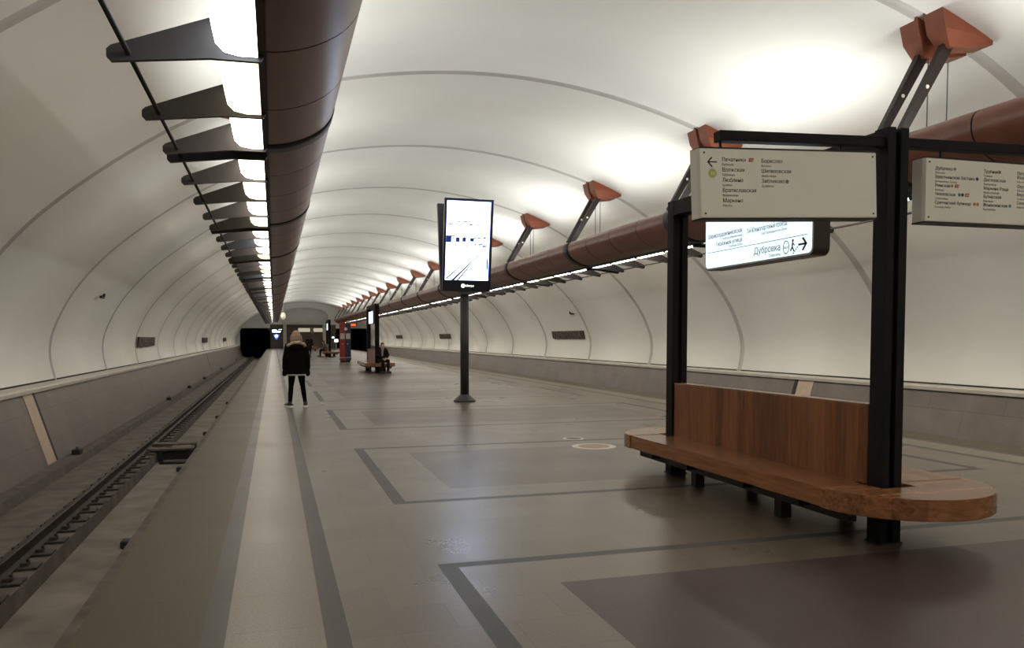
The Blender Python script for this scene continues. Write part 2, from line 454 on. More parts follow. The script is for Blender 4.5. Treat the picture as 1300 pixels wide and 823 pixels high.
# the end wall as vertical strips with openings left out
def wall_cell(x0, x1, z0, z1, mi): 
    if z1 - z0 > .01: box(bm, x0, x1, Y1, Y1 + .4, z0, z1, mi)
wall_cell(-6.5, -4.85, -1.7, 8, 0); wall_cell(-4.85, -.55, 3.05, 8, 0); wall_cell(-.55, 1.15, -1.7, 3.6, 1); wall_cell(-.55, 1.15, 3.6, 8, 0)
wall_cell(2 * C + 4.85, 2 * C + 6.5, -1.7, 8, 0); wall_cell(2 * C + .0, 2 * C + 4.85, 3.05, 8, 0)
wall_cell(2 * C - 1.15, 2 * C + .0, -1.7, 3.6, 1); wall_cell(2 * C - 1.15, 2 * C + .0, 3.6, 8, 0)
wall_cell(1.15, 2 * C - 1.15, -.2, 3.6, 1)
# wall over the lunette
N_ = 16
def lun(x): return 4.9 + 1.35 * math.sqrt(max(0, 1 - ((x - C) / 3.45) ** 2))
for k in range(N_):
    xa = 1.15 + (2 * C - 2.3) * k / N_; xb = 1.15 + (2 * C - 2.3) * (k + 1) / N_
    za, zb = lun(xa), lun(xb)
    prism(bm, [(xa, za), (xb, zb), (xb, 8), (xa, 8)], Y1, Y1 + .4, 'Y', 0)
box(bm, 1.0, 2 * C - 1.0, Y1 + .9, Y1 + 1.0, 3.3, 6.6, 2)          # recessed lunette
box(bm, 1.15, 2 * C - 1.15, Y1 - .05, Y1 + 1.0, 3.6, 3.72, 2)
box(bm, 1.15, 2 * C - 1.15, Y1 - .10, Y1 - .02, 3.1, 3.6, 3)
struct(obj('wall_far', bm, ['plaster', 'end_brown', 'end_grey', 'end_brown_dark']))
for side, nm in ((-1, 'left'), (1, 'right')):
    bm = bmesh.new()
    x0, x1 = (-4.95, -.5) if side < 0 else (2 * C - .05, 2 * C + 4.95)
    P = tunnel_arch(x0, x1, 3.2, -1.7, 1.2)
    A = [bm.verts.new((x, Y1 + .02, z)) for x, z in P]; B = [bm.verts.new((x, Y1 + 14, z)) for x, z in P]
    for i in range(len(P)): bm.faces.new((A[i], A[(i + 1) % len(P)], B[(i + 1) % len(P)], B[i]))
    bm.faces.new(B)
    struct(obj('wall_tunnel_' + nm, bm, 'tunnel'))
    bm = bmesh.new()
    px = 1.55 if side < 0 else 2 * C - 1.75
    box(bm, px - .24, px + .24, Y1 - .9, Y1 - .4, 0, 3.6, 0, .04)
    struct(obj('pillar_' + nm, bm, 'ledge'))
bm = bmesh.new(); box(bm, -6.5, 2 * C + 6.5, Y0 - .4, Y0 - .002, -1.8, 8)
struct(obj('wall_back', bm, 'plaster'))
for i, (xa, xb) in enumerate(((3.5, 5.25), (5.75, 7.5))):           # pale glazed panels in the brown wall
    bm = bmesh.new(); box(bm, xa, xb, Y1 - .13, Y1 - .101, 2.5, 3.08, 0); box(bm, xa - .06, xb + .06, Y1 - .125, Y1 - .101, 2.44, 3.14, 1)
    struct(obj('window_%d' % (i + 1), bm, ['pale_window', 'end_brown_dark']))
bm = bmesh.new(); box(bm, 5.42, 5.58, Y1 - .16, Y1 - .101, 2.30, 3.14)
struct(obj('trim_11', bm, 'pale_panel'))

# ------------------------------------------------------------------ the two long pipe lamps
# profile for the left row; the right row is mirrored about the centre line
PIPE = catmull([(-.06, 3.72), (.12, 3.74), (.34, 3.81), (.54, 3.93), (.66, 4.08), (.69, 4.22), (.66, 4.34), (.56, 4.42), (.36, 4.46), (.0, 4.44), (-.30, 4.36), (-.40, 4.22), (-.38, 4.02), (-.30, 3.93), (-.09, 3.93)], 3)
PC = Vector((.2, 4.1))
def pipe_ring(bm, y, k, side):
    out = []
    for x, z in PIPE:
        q = PC + (Vector((x, z)) - PC) * k
        out.append(bm.verts.new((q.x if side < 0 else 2 * C - q.x, y, q.y)))
    return out
def bridge(bm, A, B, mi, smooth=True):
    n = len(A)
    for i in range(n):
        f = bm.faces.new((A[i], A[(i + 1) % n], B[(i + 1) % n], B[i])); f.material_index = mi; f.smooth = smooth
FIN = [(-1.10, 3.545), (-1.13, 3.575), (-1.13, 3.63), (-1.10, 3.66), (-.42, 3.93), (-.30, 3.95), (-.10, 3.95), (-.06, 3.80), (-.05, 3.675), (-.07, 3.635), (-.36, 3.63), (-.43, 3.63)]
HOLE = [(-.40, 3.93)]
def fx(x, side): return x if side < 0 else 2 * C - x
lampseq = ['lamp', 'lamp_cream', 'lamp', 'lamp', 'lamp_cream', 'lamp_blue', 'lamp_cream', 'lamp', 'lamp', 'lamp_cream', 'lamp', 'lamp_cream', 'lamp', 'lamp_blue']
lampseqR = ['lamp_bright', 'lamp_bright', 'lamp_cream', 'lamp_bright', 'lamp_bright', 'lamp_bright', 'lamp_blue']
def pipe_lamp(side, label):
    root = thing('pipe_lamp', label, 'hanging light', (fx(0, side), 0, 0))
    ox = fx(0, side)
    def O(name, bm, mats, smooth=False, norm=True):
        bmesh.ops.translate(bm, verts=bm.verts[:], vec=(-ox, 0, 0))
        return obj(name, bm, mats, root, smooth, norm=norm)
    lampi = 2 if side < 0 else 0
    for ja, jb in zip(JOINTS, JOINTS[1:]):
        L_ = (jb - ja) / 4
        bm = bmesh.new(); prev = None
        seq = []
        for k in range(4):
            ya = ja + k * L_ + (.19 if k == 0 else .012); yb = ja + (k + 1) * L_ - (.19 if k == 3 else .012)
            seq += [(ya, 1.0, 0), (yb, 1.0, 0)]
            if k < 3: seq += [(yb + .001, .965, 1), (yb + .023, .965, 1)]
        ends = []
        for (ya, ka, ga), (yb, kb, gb) in zip(seq, seq[1:]):      # every band has its own edge loops, so the seams stay crisp
            A = pipe_ring(bm, ya, ka, side); B = pipe_ring(bm, yb, kb, side); ends += [A, B]
            bridge(bm, A, B, 1 if (ga or gb) else 0)
        for E_ in (ends[0], ends[-1]): bm.faces.new([bm.verts.new(v.co) for v in E_])
        O('pipe_segment', bm, ['pipe', 'seam'])
        # black collar at the joint, with its own arm out to the rod
        bm = bmesh.new()
        A = pipe_ring(bm, ja - .20, 1.022, side); B = pipe_ring(bm, ja + .20, 1.022, side)
        bridge(bm, A, B, 0, True); bm.faces.new(A); bm.faces.new(B)
        prism(bm, [(fx(x, side), z - .012) for x, z in FIN], ja + .14, ja + .20)
        O('collar', bm, 'dark_metal')
        for k in range(4):
            yf = ja + k * L_ - (.20 if k == 0 else 0)
            bm = bmesh.new()
            prism(bm, [(fx(x, side), z) for x, z in FIN], yf - .022, yf + .022)
            O('fin', bm, 'fin')
            ya, yb = ja + k * L_ + (.205 if k == 0 else .03), ja + (k + 1) * L_ - (.225 if k == 3 else .03)
            bm = bmesh.new()      # curved diffuser, rounded at the far end
            prof = [(-.09, 3.665), (-.22, 3.66), (-.33, 3.68), (-.39, 3.74), (-.41, 3.83), (-.405, 3.91), (-.09, 3.915)]
            prism(bm, [(fx(x, side), z) for x, z in prof], ya, yb, mi=1)
            for f in bm.faces:
                c = f.calc_center_median()
                if abs(f.normal.y) < .5 and c.z < 3.90 and abs(c.x - fx(-.09, side)) > .01: f.material_index = 0
            sq = lampseq if side < 0 else lampseqR
            O('lamp', bm, [sq[lampi % len(sq)], 'fin']); lampi += 1
        bm = bmesh.new()          # lamps lying on top of the pipe, throwing light at the vault
        prism(bm, [(fx(x, side), z) for x, z in ((-.28, 4.375), (.04, 4.452), (.04, 4.465), (-.28, 4.635))], ja + .8, jb - .8, mi=1)
        for f in bm.faces:
            if f.normal.z > .5 and f.calc_center_median().z > 4.47: f.material_index = 0
        O('uplight_tube', bm, ['uplight', 'fin'])
    bm = bmesh.new(); x0, x1 = sorted((fx(-.085, side), fx(-.045, side)))
    box(bm, x0, x1, JOINTS[0], JOINTS[-1], 3.69, 3.74)
    O('edge_strip', bm, 'dark_metal')
    bm = bmesh.new(); tube(bm, [(fx(-.985, side), JOINTS[0], 3.612), (fx(-.985, side), JOINTS[-1], 3.612)], .020, 8)
    O('rod', bm, 'dark_metal', True)
    return root
pipe_lamp(-1, 'long brown pipe lamp with dark fins hung above the left platform edge')
pipe_lamp(1, 'long brown pipe lamp hung from strut brackets along the right side')

# strut brackets under the vault (built for the right row, mirrored for the left)
def make_bracket(side, y, label, group):
    X = lambda x: (x - C) * (1 if side > 0 else -1)        # local x from the centre line
    root = thing('strut_bracket', label, 'bracket', (C, y, 0), 0, group)
    for dy in (-.23, .23):
        bm = bmesh.new()          # wedge shaped shoe against the vault
        w0, w1 = .17, .17
        top = lambda x: vault_z(x) + .04
        za, zb = 9.10, 10.05
        pts = [(za, top(za)), (zb, top(zb)), (zb - .02, top(zb) - .10), (9.62, 5.73), (9.32, 5.72), (9.18, top(za) - .32)]
        A = []; 
        for s in (-1, 1):
            A.append([bm.verts.new((X(px), dy + s * (w0 if i in (0, 1, 2, 5) else .11), pz)) for i, (px, pz) in enumerate(pts)])
        n = len(pts); bm.faces.new(A[0]); bm.faces.new(A[1][::-1])
        for i in range(n): bm.faces.new((A[0][i], A[1][i], A[1][(i + 1) % n], A[0][(i + 1) % n]))
        obj('mount', bm, 'mount', root)
        bm = bmesh.new()          # tapering strut from the shoe down to the pipe
        P0, P1 = Vector((9.42, 5.86)), Vector((8.57, 4.43))
        d = (P1 - P0).normalized(); nn = Vector((-d.y, d.x))
        vs = []
        for p, w in ((P0, .085), (P1, .052)):
            for s in (-1, 1):
                for t in (-.05, .05):
                    q = p + nn * w * s; vs.append(bm.verts.new((X(q.x), dy + t, q.y)))
        for q in ((0, 1, 3, 2), (4, 6, 7, 5), (0, 4, 5, 1), (2, 3, 7, 6), (0, 2, 6, 4), (1, 5, 7, 3)): bm.faces.new([vs[i] for i in q])
        st = obj('strut', bm, 'strut', root)
        bm = bmesh.new()          # bright bolt through the strut
        q = P0 + (P1 - P0) * .5
        bmesh.ops.create_cone(bm, cap_ends=True, segments=12, radius1=.028, radius2=.028, depth=.12, matrix=Matrix.Translation((X(q.x), dy, q.y)) @ Matrix.Rotation(PI / 2, 4, 'X'))
        obj('bolt', bm, 'ring_white', st)
        bm = bmesh.new(); tube(bm, [(X(9.45), dy * .8, 5.75), (X(9.45), dy * .8, 4.36)], .010, 6)
        obj('cable', bm, 'cable', root)
    return root
vis = [j for j in JOINTS if j > 0]
protoR = protoL = None
for i, y in enumerate(vis):
    if i == 0: lab = 'brown strut bracket nearest the viewer on the right pipe lamp, its head out of view'
    elif i == 1: lab = 'nearest visible strut bracket with red-brown mount, above the large wooden bench'
    elif i == 2: lab = 'strut bracket with red-brown mount just left above the hanging cream station sign'
    elif i == 3: lab = 'strut bracket with red-brown mount midway between tall screen and black portal'
    elif i == 4: lab = 'strut bracket with red-brown mount just right of the tall screen'
    else: lab = '%s strut bracket of the right pipe lamp, counting leftwards from behind the tall screen' % ordinal(i - 5)
    if protoR is None: protoR = make_bracket(1, y, lab, 'strut brackets of the right pipe lamp'); continue
    c = copy_tree(protoR); c.location.y = y; c['label'] = lab
for i, y in enumerate(vis):
    if protoL is None: protoL = make_bracket(-1, y, 'strut bracket on the vault above the left pipe lamp', 'strut brackets of the left pipe lamp'); continue
    c = copy_tree(protoL); c.location.y = y

# ------------------------------------------------------------------ bench with portal frame
BX, PN, PF = 4.42, 4.93, 8.20          # portal centre line, near and far post
SX = 4.55                              # seat centre line
def arc(cx, cy, r, a0, a1, n):
    return [(cx + r * math.cos(a0 + (a1 - a0) * k / n), cy + r * math.sin(a0 + (a1 - a0) * k / n)) for k in range(n + 1)]
def make_bench(label):
    root = thing('bench', label, 'bench', (SX, (PN + PF) / 2, 0), 0, 'wooden platform benches')
    ox, oy = SX, (PN + PF) / 2
    def T(bm): bmesh.ops.translate(bm, verts=bm.verts[:], vec=(-ox, -oy, 0))
    r = .665; yn, yf = 5.00, 8.25; z0, z1 = .295, .44
    nl, nr = BX - .14, BX + .16        # post slot
    # middle boards
    bm = bmesh.new()
    pts = [(SX - r, yn - .02), (nl, yn - .02), (nl, yn + .08), (nr, yn + .08), (nr, yn - .02), (SX + r, yn - .02), (SX + r, yf + .02), (nr, yf + .02), (nr, yf - .12), (nl, yf - .12), (nl, yf + .02), (SX - r, yf + .02)]
    prism(bm, pts, z0, z1, 'Z', 0, .008); T(bm); obj('seat', bm, 'wood_seat', root)
    bm = bmesh.new()
    pts = arc(SX, yn - .03, r + .01, PI, 2 * PI, 28) + [(nr, yn - .03), (nr, yn - .20), (nl, yn - .20), (nl, yn - .03)]
    prism(bm, pts, z0 - .005, z1 + .002, 'Z', 0, .008); T(bm); obj('seat_end', bm, 'wood_end', root)
    bm = bmesh.new()
    pts = arc(SX, yf + .03, r + .01, 0, PI, 28) + [(nl, yf + .03), (nl, yf + .10), (nr, yf + .10), (nr, yf + .03)]
    prism(bm, pts, z0 - .005, z1 + .002, 'Z', 0, .008); T(bm); obj('seat_end', bm, 'wood_end', root)
    bm = bmesh.new(); box(bm, BX - .075, BX + .045, PN + .10, PF - .09, z1 - .01, 1.035, 0, .006); T(bm); obj('backrest', bm, 'wood_back', root)
    bm = bmesh.new(); box(bm, BX - .077, BX + .047, PN + .10, PF - .09, 1.036, 1.046, 0, .002); T(bm); obj('top_rail', bm, 'wood_end', root)
    bm = bmesh.new()                  # steel underframe
    for x in (SX - .46, SX + .46): box(bm, x - .04, x + .04, yn - .12, yf + .12, .19, z0 - .015)
    for y in (yn + .35, (yn + yf) / 2 - .5, (yn + yf) / 2 + .5, yf - .35): box(bm, SX - .60, SX + .60, y - .03, y + .03, .23, .294)
    for a, c in ((SX - .62, SX - .36), (SX + .12, SX + .62)): box(bm, a, c, yn - .30, yf + .30, .282, .2885)
    T(bm); obj('underframe', bm, 'dark_metal', root)
    for x in (SX - .33, SX + .33):
        for y in (yn + .9, yf - .9):
            bm = bmesh.new(); box(bm, x - .05, x + .05, y - .05, y + .05, 0, .24); T(bm)
            obj('leg', bm, 'dark_metal', root)
    return root
def make_portal(label, arms):
    root = thing('portal_frame', label, 'frame', (BX, (PN + PF) / 2, 0), 0, None if arms else 'black portal frames')
    oy = (PN + PF) / 2
    def T(bm): bmesh.ops.translate(bm, verts=bm.verts[:], vec=(-BX, -oy, 0))
    for y in (PN, PF):
        bm = bmesh.new()              # two flanges and a web set back between them
        for s in (-1, 1): box(bm, BX + s * .058 - .036, BX + s * .058 + .036, y - .070, y + .070, 0.012, 3.10, 0, .004)
        box(bm, BX - .03, BX + .03, y - .035, y + .035, 0.012, 3.07)
        T(bm); p = obj('post', bm, 'post', root)
        bm = bmesh.new(); box(bm, BX - .105, BX + .105, y - .08, y + .08, 0, .012); T(bm); obj('foot_plate', bm, 'dark_metal', p)
    bm = bmesh.new()
    for s in (-1, 1): box(bm, BX + s * .058 - .034, BX + s * .058 + .034, PN + .071, PF - .071, 2.93, 3.09, 0, .004)
    T(bm); obj('top_beam', bm, 'post', root)
    if arms:
        for s in (-1, 1):
            bm = bmesh.new(); a, b = (BX - 1.47, BX - .10) if s < 0 else (BX + .10, BX + 1.95)
            box(bm, a, b, PN - .045, PN + .045, -.035, .035, 0, .004)
            bmesh.ops.translate(bm, verts=bm.verts[:], vec=(-BX, 0, 0))
            bmesh.ops.rotate(bm, verts=bm.verts[:], cent=(0, PN, 0), matrix=Matrix.Rotation(-R(2.2 if s < 0 else 1.2), 3, 'Y'))
            bmesh.ops.translate(bm, verts=bm.verts[:], vec=(BX, 0, 3.0))
            T(bm); obj('cross_arm', bm, 'post', root)
    return root
near_bench = make_bench('large wooden bench with rounded ends and backrest in the right foreground')
near_portal = make_portal('black portal frame with cross arms standing through the large foreground bench', True)
far_portal = make_portal('black portal frame over the middle bench where a person in a dark coat sits', False)
PER = 31.0
far_portal.location.y += PER
fb = copy_tree(near_bench); fb.location.y += PER; fb['label'] = 'wooden bench in the middle distance, right of the red and blue column'
fb = copy_tree(near_bench); fb.location.y += PER * 2 + .8; fb['label'] = 'distant wooden bench left of the red and blue column'
fp = copy_tree(far_portal); fp.location.y += PER + .8; fp['label'] = 'distant black portal frame left of the red and blue column'
fb = copy_tree(near_bench); fb.location.y += PER * 3 + 2; fb['label'] = 'farthest wooden bench, small behind the seated people'

# back-lit direction boxes between the portal posts
def make_lightbox(label, writing):
    root = thing('light_box_sign', label, 'sign', (BX, 6.58, 2.55), -PI / 2, 'back-lit signs between portal posts')
    W, H, D = 1.76, .60, .16          # local x runs towards the viewer, face towards the left platform
    def rr(w, h, r, n=6):
        pts = []
        for cx, cz, a in ((w / 2 - r, h / 2 - r, 0), (-w / 2 + r, h / 2 - r, 90), (-w / 2 + r, -h / 2 + r, 180), (w / 2 - r, -h / 2 + r, 270)):
            for k in range(n + 1): t = R(a + 90 * k / n); pts.append((cx + r * math.cos(t), cz + r * math.sin(t)))
        return pts
    bm = bmesh.new(); prism(bm, rr(W, H, .07), -D / 2 + .004, D / 2, 'Y'); obj('case', bm, 'case', root)
    bm = bmesh.new(); prism(bm, rr(W - .01, H - .01, .065), -D / 2, -D / 2 + .004, 'Y'); obj('rim', bm, 'case_rim', root)
    bm = bmesh.new(); prism(bm, rr(W - .045, H - .045, .05), -D / 2 - .004, -D / 2, 'Y'); obj('lit_face', bm, 'lit_face', root)
    for x in (-.6, .6):
        bm = bmesh.new(); tube(bm, [(x, 0, H / 2 - .01), (x, 0, .382)], .014, 8); obj('hanger', bm, 'dark_metal', root)
    if writing:
        yf = -D / 2 - .0055; L0 = -W / 2; B0 = -H / 2
        def T_(t, sz, x, z, m='ink', wmax=None):
            b = bmesh.new(); text_into(b, t, sz, 0, B0 + z, yf, 'RIGHT', .001)
            w_ = max(v.co.x for v in b.verts) - min(v.co.x for v in b.verts); k = min(1, wmax / w_) if wmax else 1
            for v in b.verts: v.co.x = v.co.x * k + L0 + x
            obj('lettering', b, m, root)
        T_('улица Трофимова', .062, 1.40, .405); T_('2-й Южнопортовый проезд', .062, 1.40, .298, 'ink', .62)
        T_('Шарикоподшипниковская', .062, .70, .325, 'ink', .62); T_('Тиражная улица', .060, .70, .235)
        T_('Дубровка', .086, 1.31, .085)
        T_('Trofimova Street', .036, 1.40, .365, 'ink_soft'); T_('2nd Yuzhnoportovy Drive', .036, 1.40, .255, 'ink_soft', .45)
        T_('Sharikopodshipnikovskaya', .034, .70, .288, 'ink_soft', .45); T_('Tirazhnaya Street', .034, .70, .200, 'ink_soft'); T_('Dubrovka', .044, 1.31, .038, 'ink_soft')
        b = bmesh.new(); box(b, L0 + .06, L0 + W - .08, yf, yf + .001, B0 + .178, B0 + .183); obj('rule', b, 'ink', root)
        ax, az = L0 + 1.62, B0 + .105
        b = bmesh.new(); box(b, ax - .06, ax + .05, yf, yf + .001, az - .009, az + .009)
        for s in (-1, 1):
            prism(b, [(ax + .06, az), (ax + .06 - .05, az + s * .058), (ax + .06 - .072, az + s * .050), (ax + .032, az)], yf, yf + .001, 'Y')
        obj('arrow', b, 'ink', root)
        # walking figure on stairs
        b = bmesh.new(); mx_, mz = L0 + 1.485, B0 + .095
        ell(b, (mx_, yf, mz + .054), .013, .001, .013)
        for p, q in (((mx_, mz + .04), (mx_ - .004, mz)), ((mx_ - .004, mz), (mx_ + .02, mz - .04)), ((mx_ - .004, mz), (mx_ - .03, mz - .035)), ((mx_, mz + .032), (mx_ + .026, mz + .012)), ((mx_, mz + .032), (mx_ - .024, mz + .014))):
            tube(b, [(p[0], yf, p[1]), (q[0], yf, q[1])], .007, 5, flat=.2)
        for k in range(4): box(b, mx_ + .0 + k * .018, mx_ + .018 + k * .018, yf, yf + .001, mz - .06 + k * .015, mz - .051 + k * .015)
        obj('stairs_symbol', b, 'ink', root)
        bm = bmesh.new()
        cx, cz = L0 + 1.39, B0 + .10; o1 = [(cx + .045 * math.cos(t), cz + .060 * math.sin(t)) for t in [2 * PI * k / 28 for k in range(28)]]
        prev = None
        rin = [(cx + .036 * math.cos(t), cz + .051 * math.sin(t)) for t in [2 * PI * k / 28 for k in range(28)]]
        va = [bm.verts.new((x, yf, z)) for x, z in o1]; vb = [bm.verts.new((x, yf, z)) for x, z in rin]
        for k in range(28): bm.faces.new((va[k], va[(k + 1) % 28], vb[(k + 1) % 28], vb[k]))
        text_into(bm, 'МЦК', .030, cx, cz - .012, yf, 'CENTER', .001)
        obj('line_badge', bm, 'ink_soft', root)
    return root
make_lightbox('back-lit white direction sign with arrow, hanging behind the cream station sign', True)
o = make_lightbox('back-lit blue-white sign in the portal of the middle bench', False); o.location.y += PER; o.location.z -= .04
o = make_lightbox('back-lit blue-white sign in the distant portal left of the red column', False); o.location.y += PER * 2 + .8; o.location.z -= .04

# hanging station lists
def make_sign(label, x0, x1, zc, tilt, kind):
    W = x1 - x0; H = .470; D = .13
    root = thing('station_list_sign', label, 'sign', ((x0 + x1) / 2, 4.93, zc), 0, 'hanging station list signs')
    root.rotation_euler = (0, -R(tilt), 0)
    bm = bmesh.new()
    pts = [(-W / 2 + .002, -D / 2 + .002), (-W / 2 - .012, -D / 2 + .02), (-W / 2 - .012, D / 2 - .02), (-W / 2 + .002, D / 2), (W / 2 - .002, D / 2), (W / 2 + .012, D / 2 - .02), (W / 2 + .012, -D / 2 + .02), (W / 2 - .002, -D / 2 + .002)]
    prism(bm, pts, -H / 2, H / 2, 'Z'); obj('case', bm, 'sign_side', root)
    bm = bmesh.new(); box(bm, -W / 2, W / 2, -D / 2 - .004, -D / 2 + .0015, -H / 2 + .004, H / 2 - .004, 0, .002); obj('face_plate', bm, 'sign_face', root)
    bm = bmesh.new()
    box(bm, -W / 2, W / 2, -D / 2, D / 2, H / 2, H / 2 + .010); box(bm, -W / 2, W / 2, -D / 2, D / 2, -H / 2 - .010, -H / 2)
    obj('edge_rail', bm, 'dark_metal', root)
    yf = -D / 2 - .005
    for sx in (-1, 1):
        for sz in (-1, 1):
            bm = bmesh.new(); bmesh.ops.create_cone(bm, cap_ends=True, segments=10, radius1=.007, radius2=.007, depth=.004, matrix=Matrix.Translation((sx * (W / 2 - .03), yf, sz * (H / 2 - .03))) @ Matrix.Rotation(PI / 2, 4, 'X'))
            obj('screw', bm, 'ink', root)
    for x in (-W / 2 + .20, W / 2 - .25):
        bm = bmesh.new(); tube(bm, [(x, 0, H / 2 + .011), (x, 0, H / 2 + .085)], .010, 8)
        obj('hanger', bm, 'dark_metal', root)
    L0 = -W / 2; T0 = H / 2
    def line(x, z, ru, en, sz=.0365):
        b = bmesh.new(); text_into(b, ru, sz, L0 + x, T0 - z, yf, 'LEFT', .001, 1.0); obj('lettering', b, 'ink', root)
        if en: b = bmesh.new(); text_into(b, en, .0225, L0 + x, T0 - z - .029, yf, 'LEFT', .001); obj('lettering', b, 'ink_soft', root)
    def disc(x, z, r, m, nm='line_badge'):
        b = bmesh.new(); bmesh.ops.create_cone(b, cap_ends=True, segments=20, radius1=r, radius2=r, depth=.001, matrix=Matrix.Translation((L0 + x, yf, T0 - z)) @ Matrix.Rotation(PI / 2, 4, 'X'))
        return obj(nm, b, m, root)
    def flag(x, z, w, m):
        b = bmesh.new(); prism(b, [(L0 + x, T0 - z), (L0 + x + w - .006, T0 - z), (L0 + x + w, T0 - z + .026), (L0 + x + .006, T0 - z + .026)], yf, yf + .001, 'Y')
        text_into(b, 'D2', .020, L0 + x + .012, T0 - z + .006, yf - .001, 'LEFT', .0006, 1.0, 1)
        return obj('line_badge', b, [m, 'badge_white'], root)
    if kind == 'left':
        rows = [('Печатники', 'Pechatniki'), ('Волжская', 'Volzhskaya'), ('Люблино', 'Lyublino'), ('Братиславская', 'Bratislavskaya'), ('Марьино', 'Maryino')]
        for k, (a, b) in enumerate(rows): line(.165, .086 + .0695 * k, a, b)
        for k, (a, b) in enumerate([('Борисово', 'Borisovo'), ('Шипиловская', 'Shipilovskaya'), ('Зябликово', 'Zyablikovo')]): line(.475, .090 + .0695 * k, a, b)
        ax, az = L0 + .09, T0 - .092
        b = bmesh.new(); box(b, ax - .032, ax + .036, yf, yf + .001, az - .004, az + .004)
        for s in (-1, 1): prism(b, [(ax - .038, az), (ax - .006, az + s * .034), (ax + .004, az + s * .030), (ax - .026, az)], yf, yf + .001, 'Y')
        obj('arrow', b, 'ink', root)
        disc(.091, .168, .031, 'badge_green')
        b = bmesh.new(); text_into(b, '10', .036, L0 + .091, T0 - .181, yf - .001, 'CENTER', .0008); obj('line_badge', b, 'badge_white', root)
        flag(.375, .087, .042, 'badge_red'); disc(.682, .218, .013, 'ink_soft')
    else:
        for k, (a, b) in enumerate([('Дубровка', 'Dubrovka'), ('Крестьянская Застава', 'Krestyanskaya Zastava'), ('Римская', 'Rimskaya'), ('Чкаловская', 'Chkalovskaya'), ('Сретенский бульвар', 'Sretensky Bulvar')]): line(.085, .084 + .0635 * k, a, b, .034)
        for k, (a, b) in enumerate([('Трубная', 'Trubnaya'), ('Достоевская', 'Dostoevskaya'), ('Марьина Роща', 'Maryina Roshcha'), ('Бутырская', 'Butyrskaya'), ('Фонвизинская', 'Fonvizinskaya')]): line(.545, .084 + .0635 * k, a, b, .034)
        line(.875, .084, 'Петровско-', '', .034); line(.875, .115, 'Разумовская', 'Petrovsko-Razumovskaya', .034)
        for k, (a, b) in enumerate([('Окружная', 'Okruzhnaya'), ('Верхние Лихоборы', 'Verkhniye Likhobory'), ('Селигерская', 'Seligerskaya')]): line(.875, .183 + .0635 * k, a, b, .034)
        disc(.268, .072, .011, 'ink_soft'); disc(.482, .136, .013, 'badge_navy'); disc(.245, .199, .011, 'badge_orange'); flag(.268, .211, .044, 'badge_red')
        disc(.315, .262, .013, 'badge_blue'); disc(.345, .262, .013, 'badge_navy'); flag(.366, .2745, .044, 'badge_red'); disc(.462, .326, .013, 'badge_orange'); disc(.492, .326, .013, 'badge_orange')
        disc(.700, .072, .013, 'ink_soft'); disc(.808, .326, .013, 'badge_blue')
    return root
make_sign('cream hanging station sign with left arrow and green line badge', 2.79, 4.23, 2.635, 2.5, 'left')
make_sign('cream hanging station sign right of the black post, cut off by the edge', 4.675, 6.13, 2.665, .3, 'right')

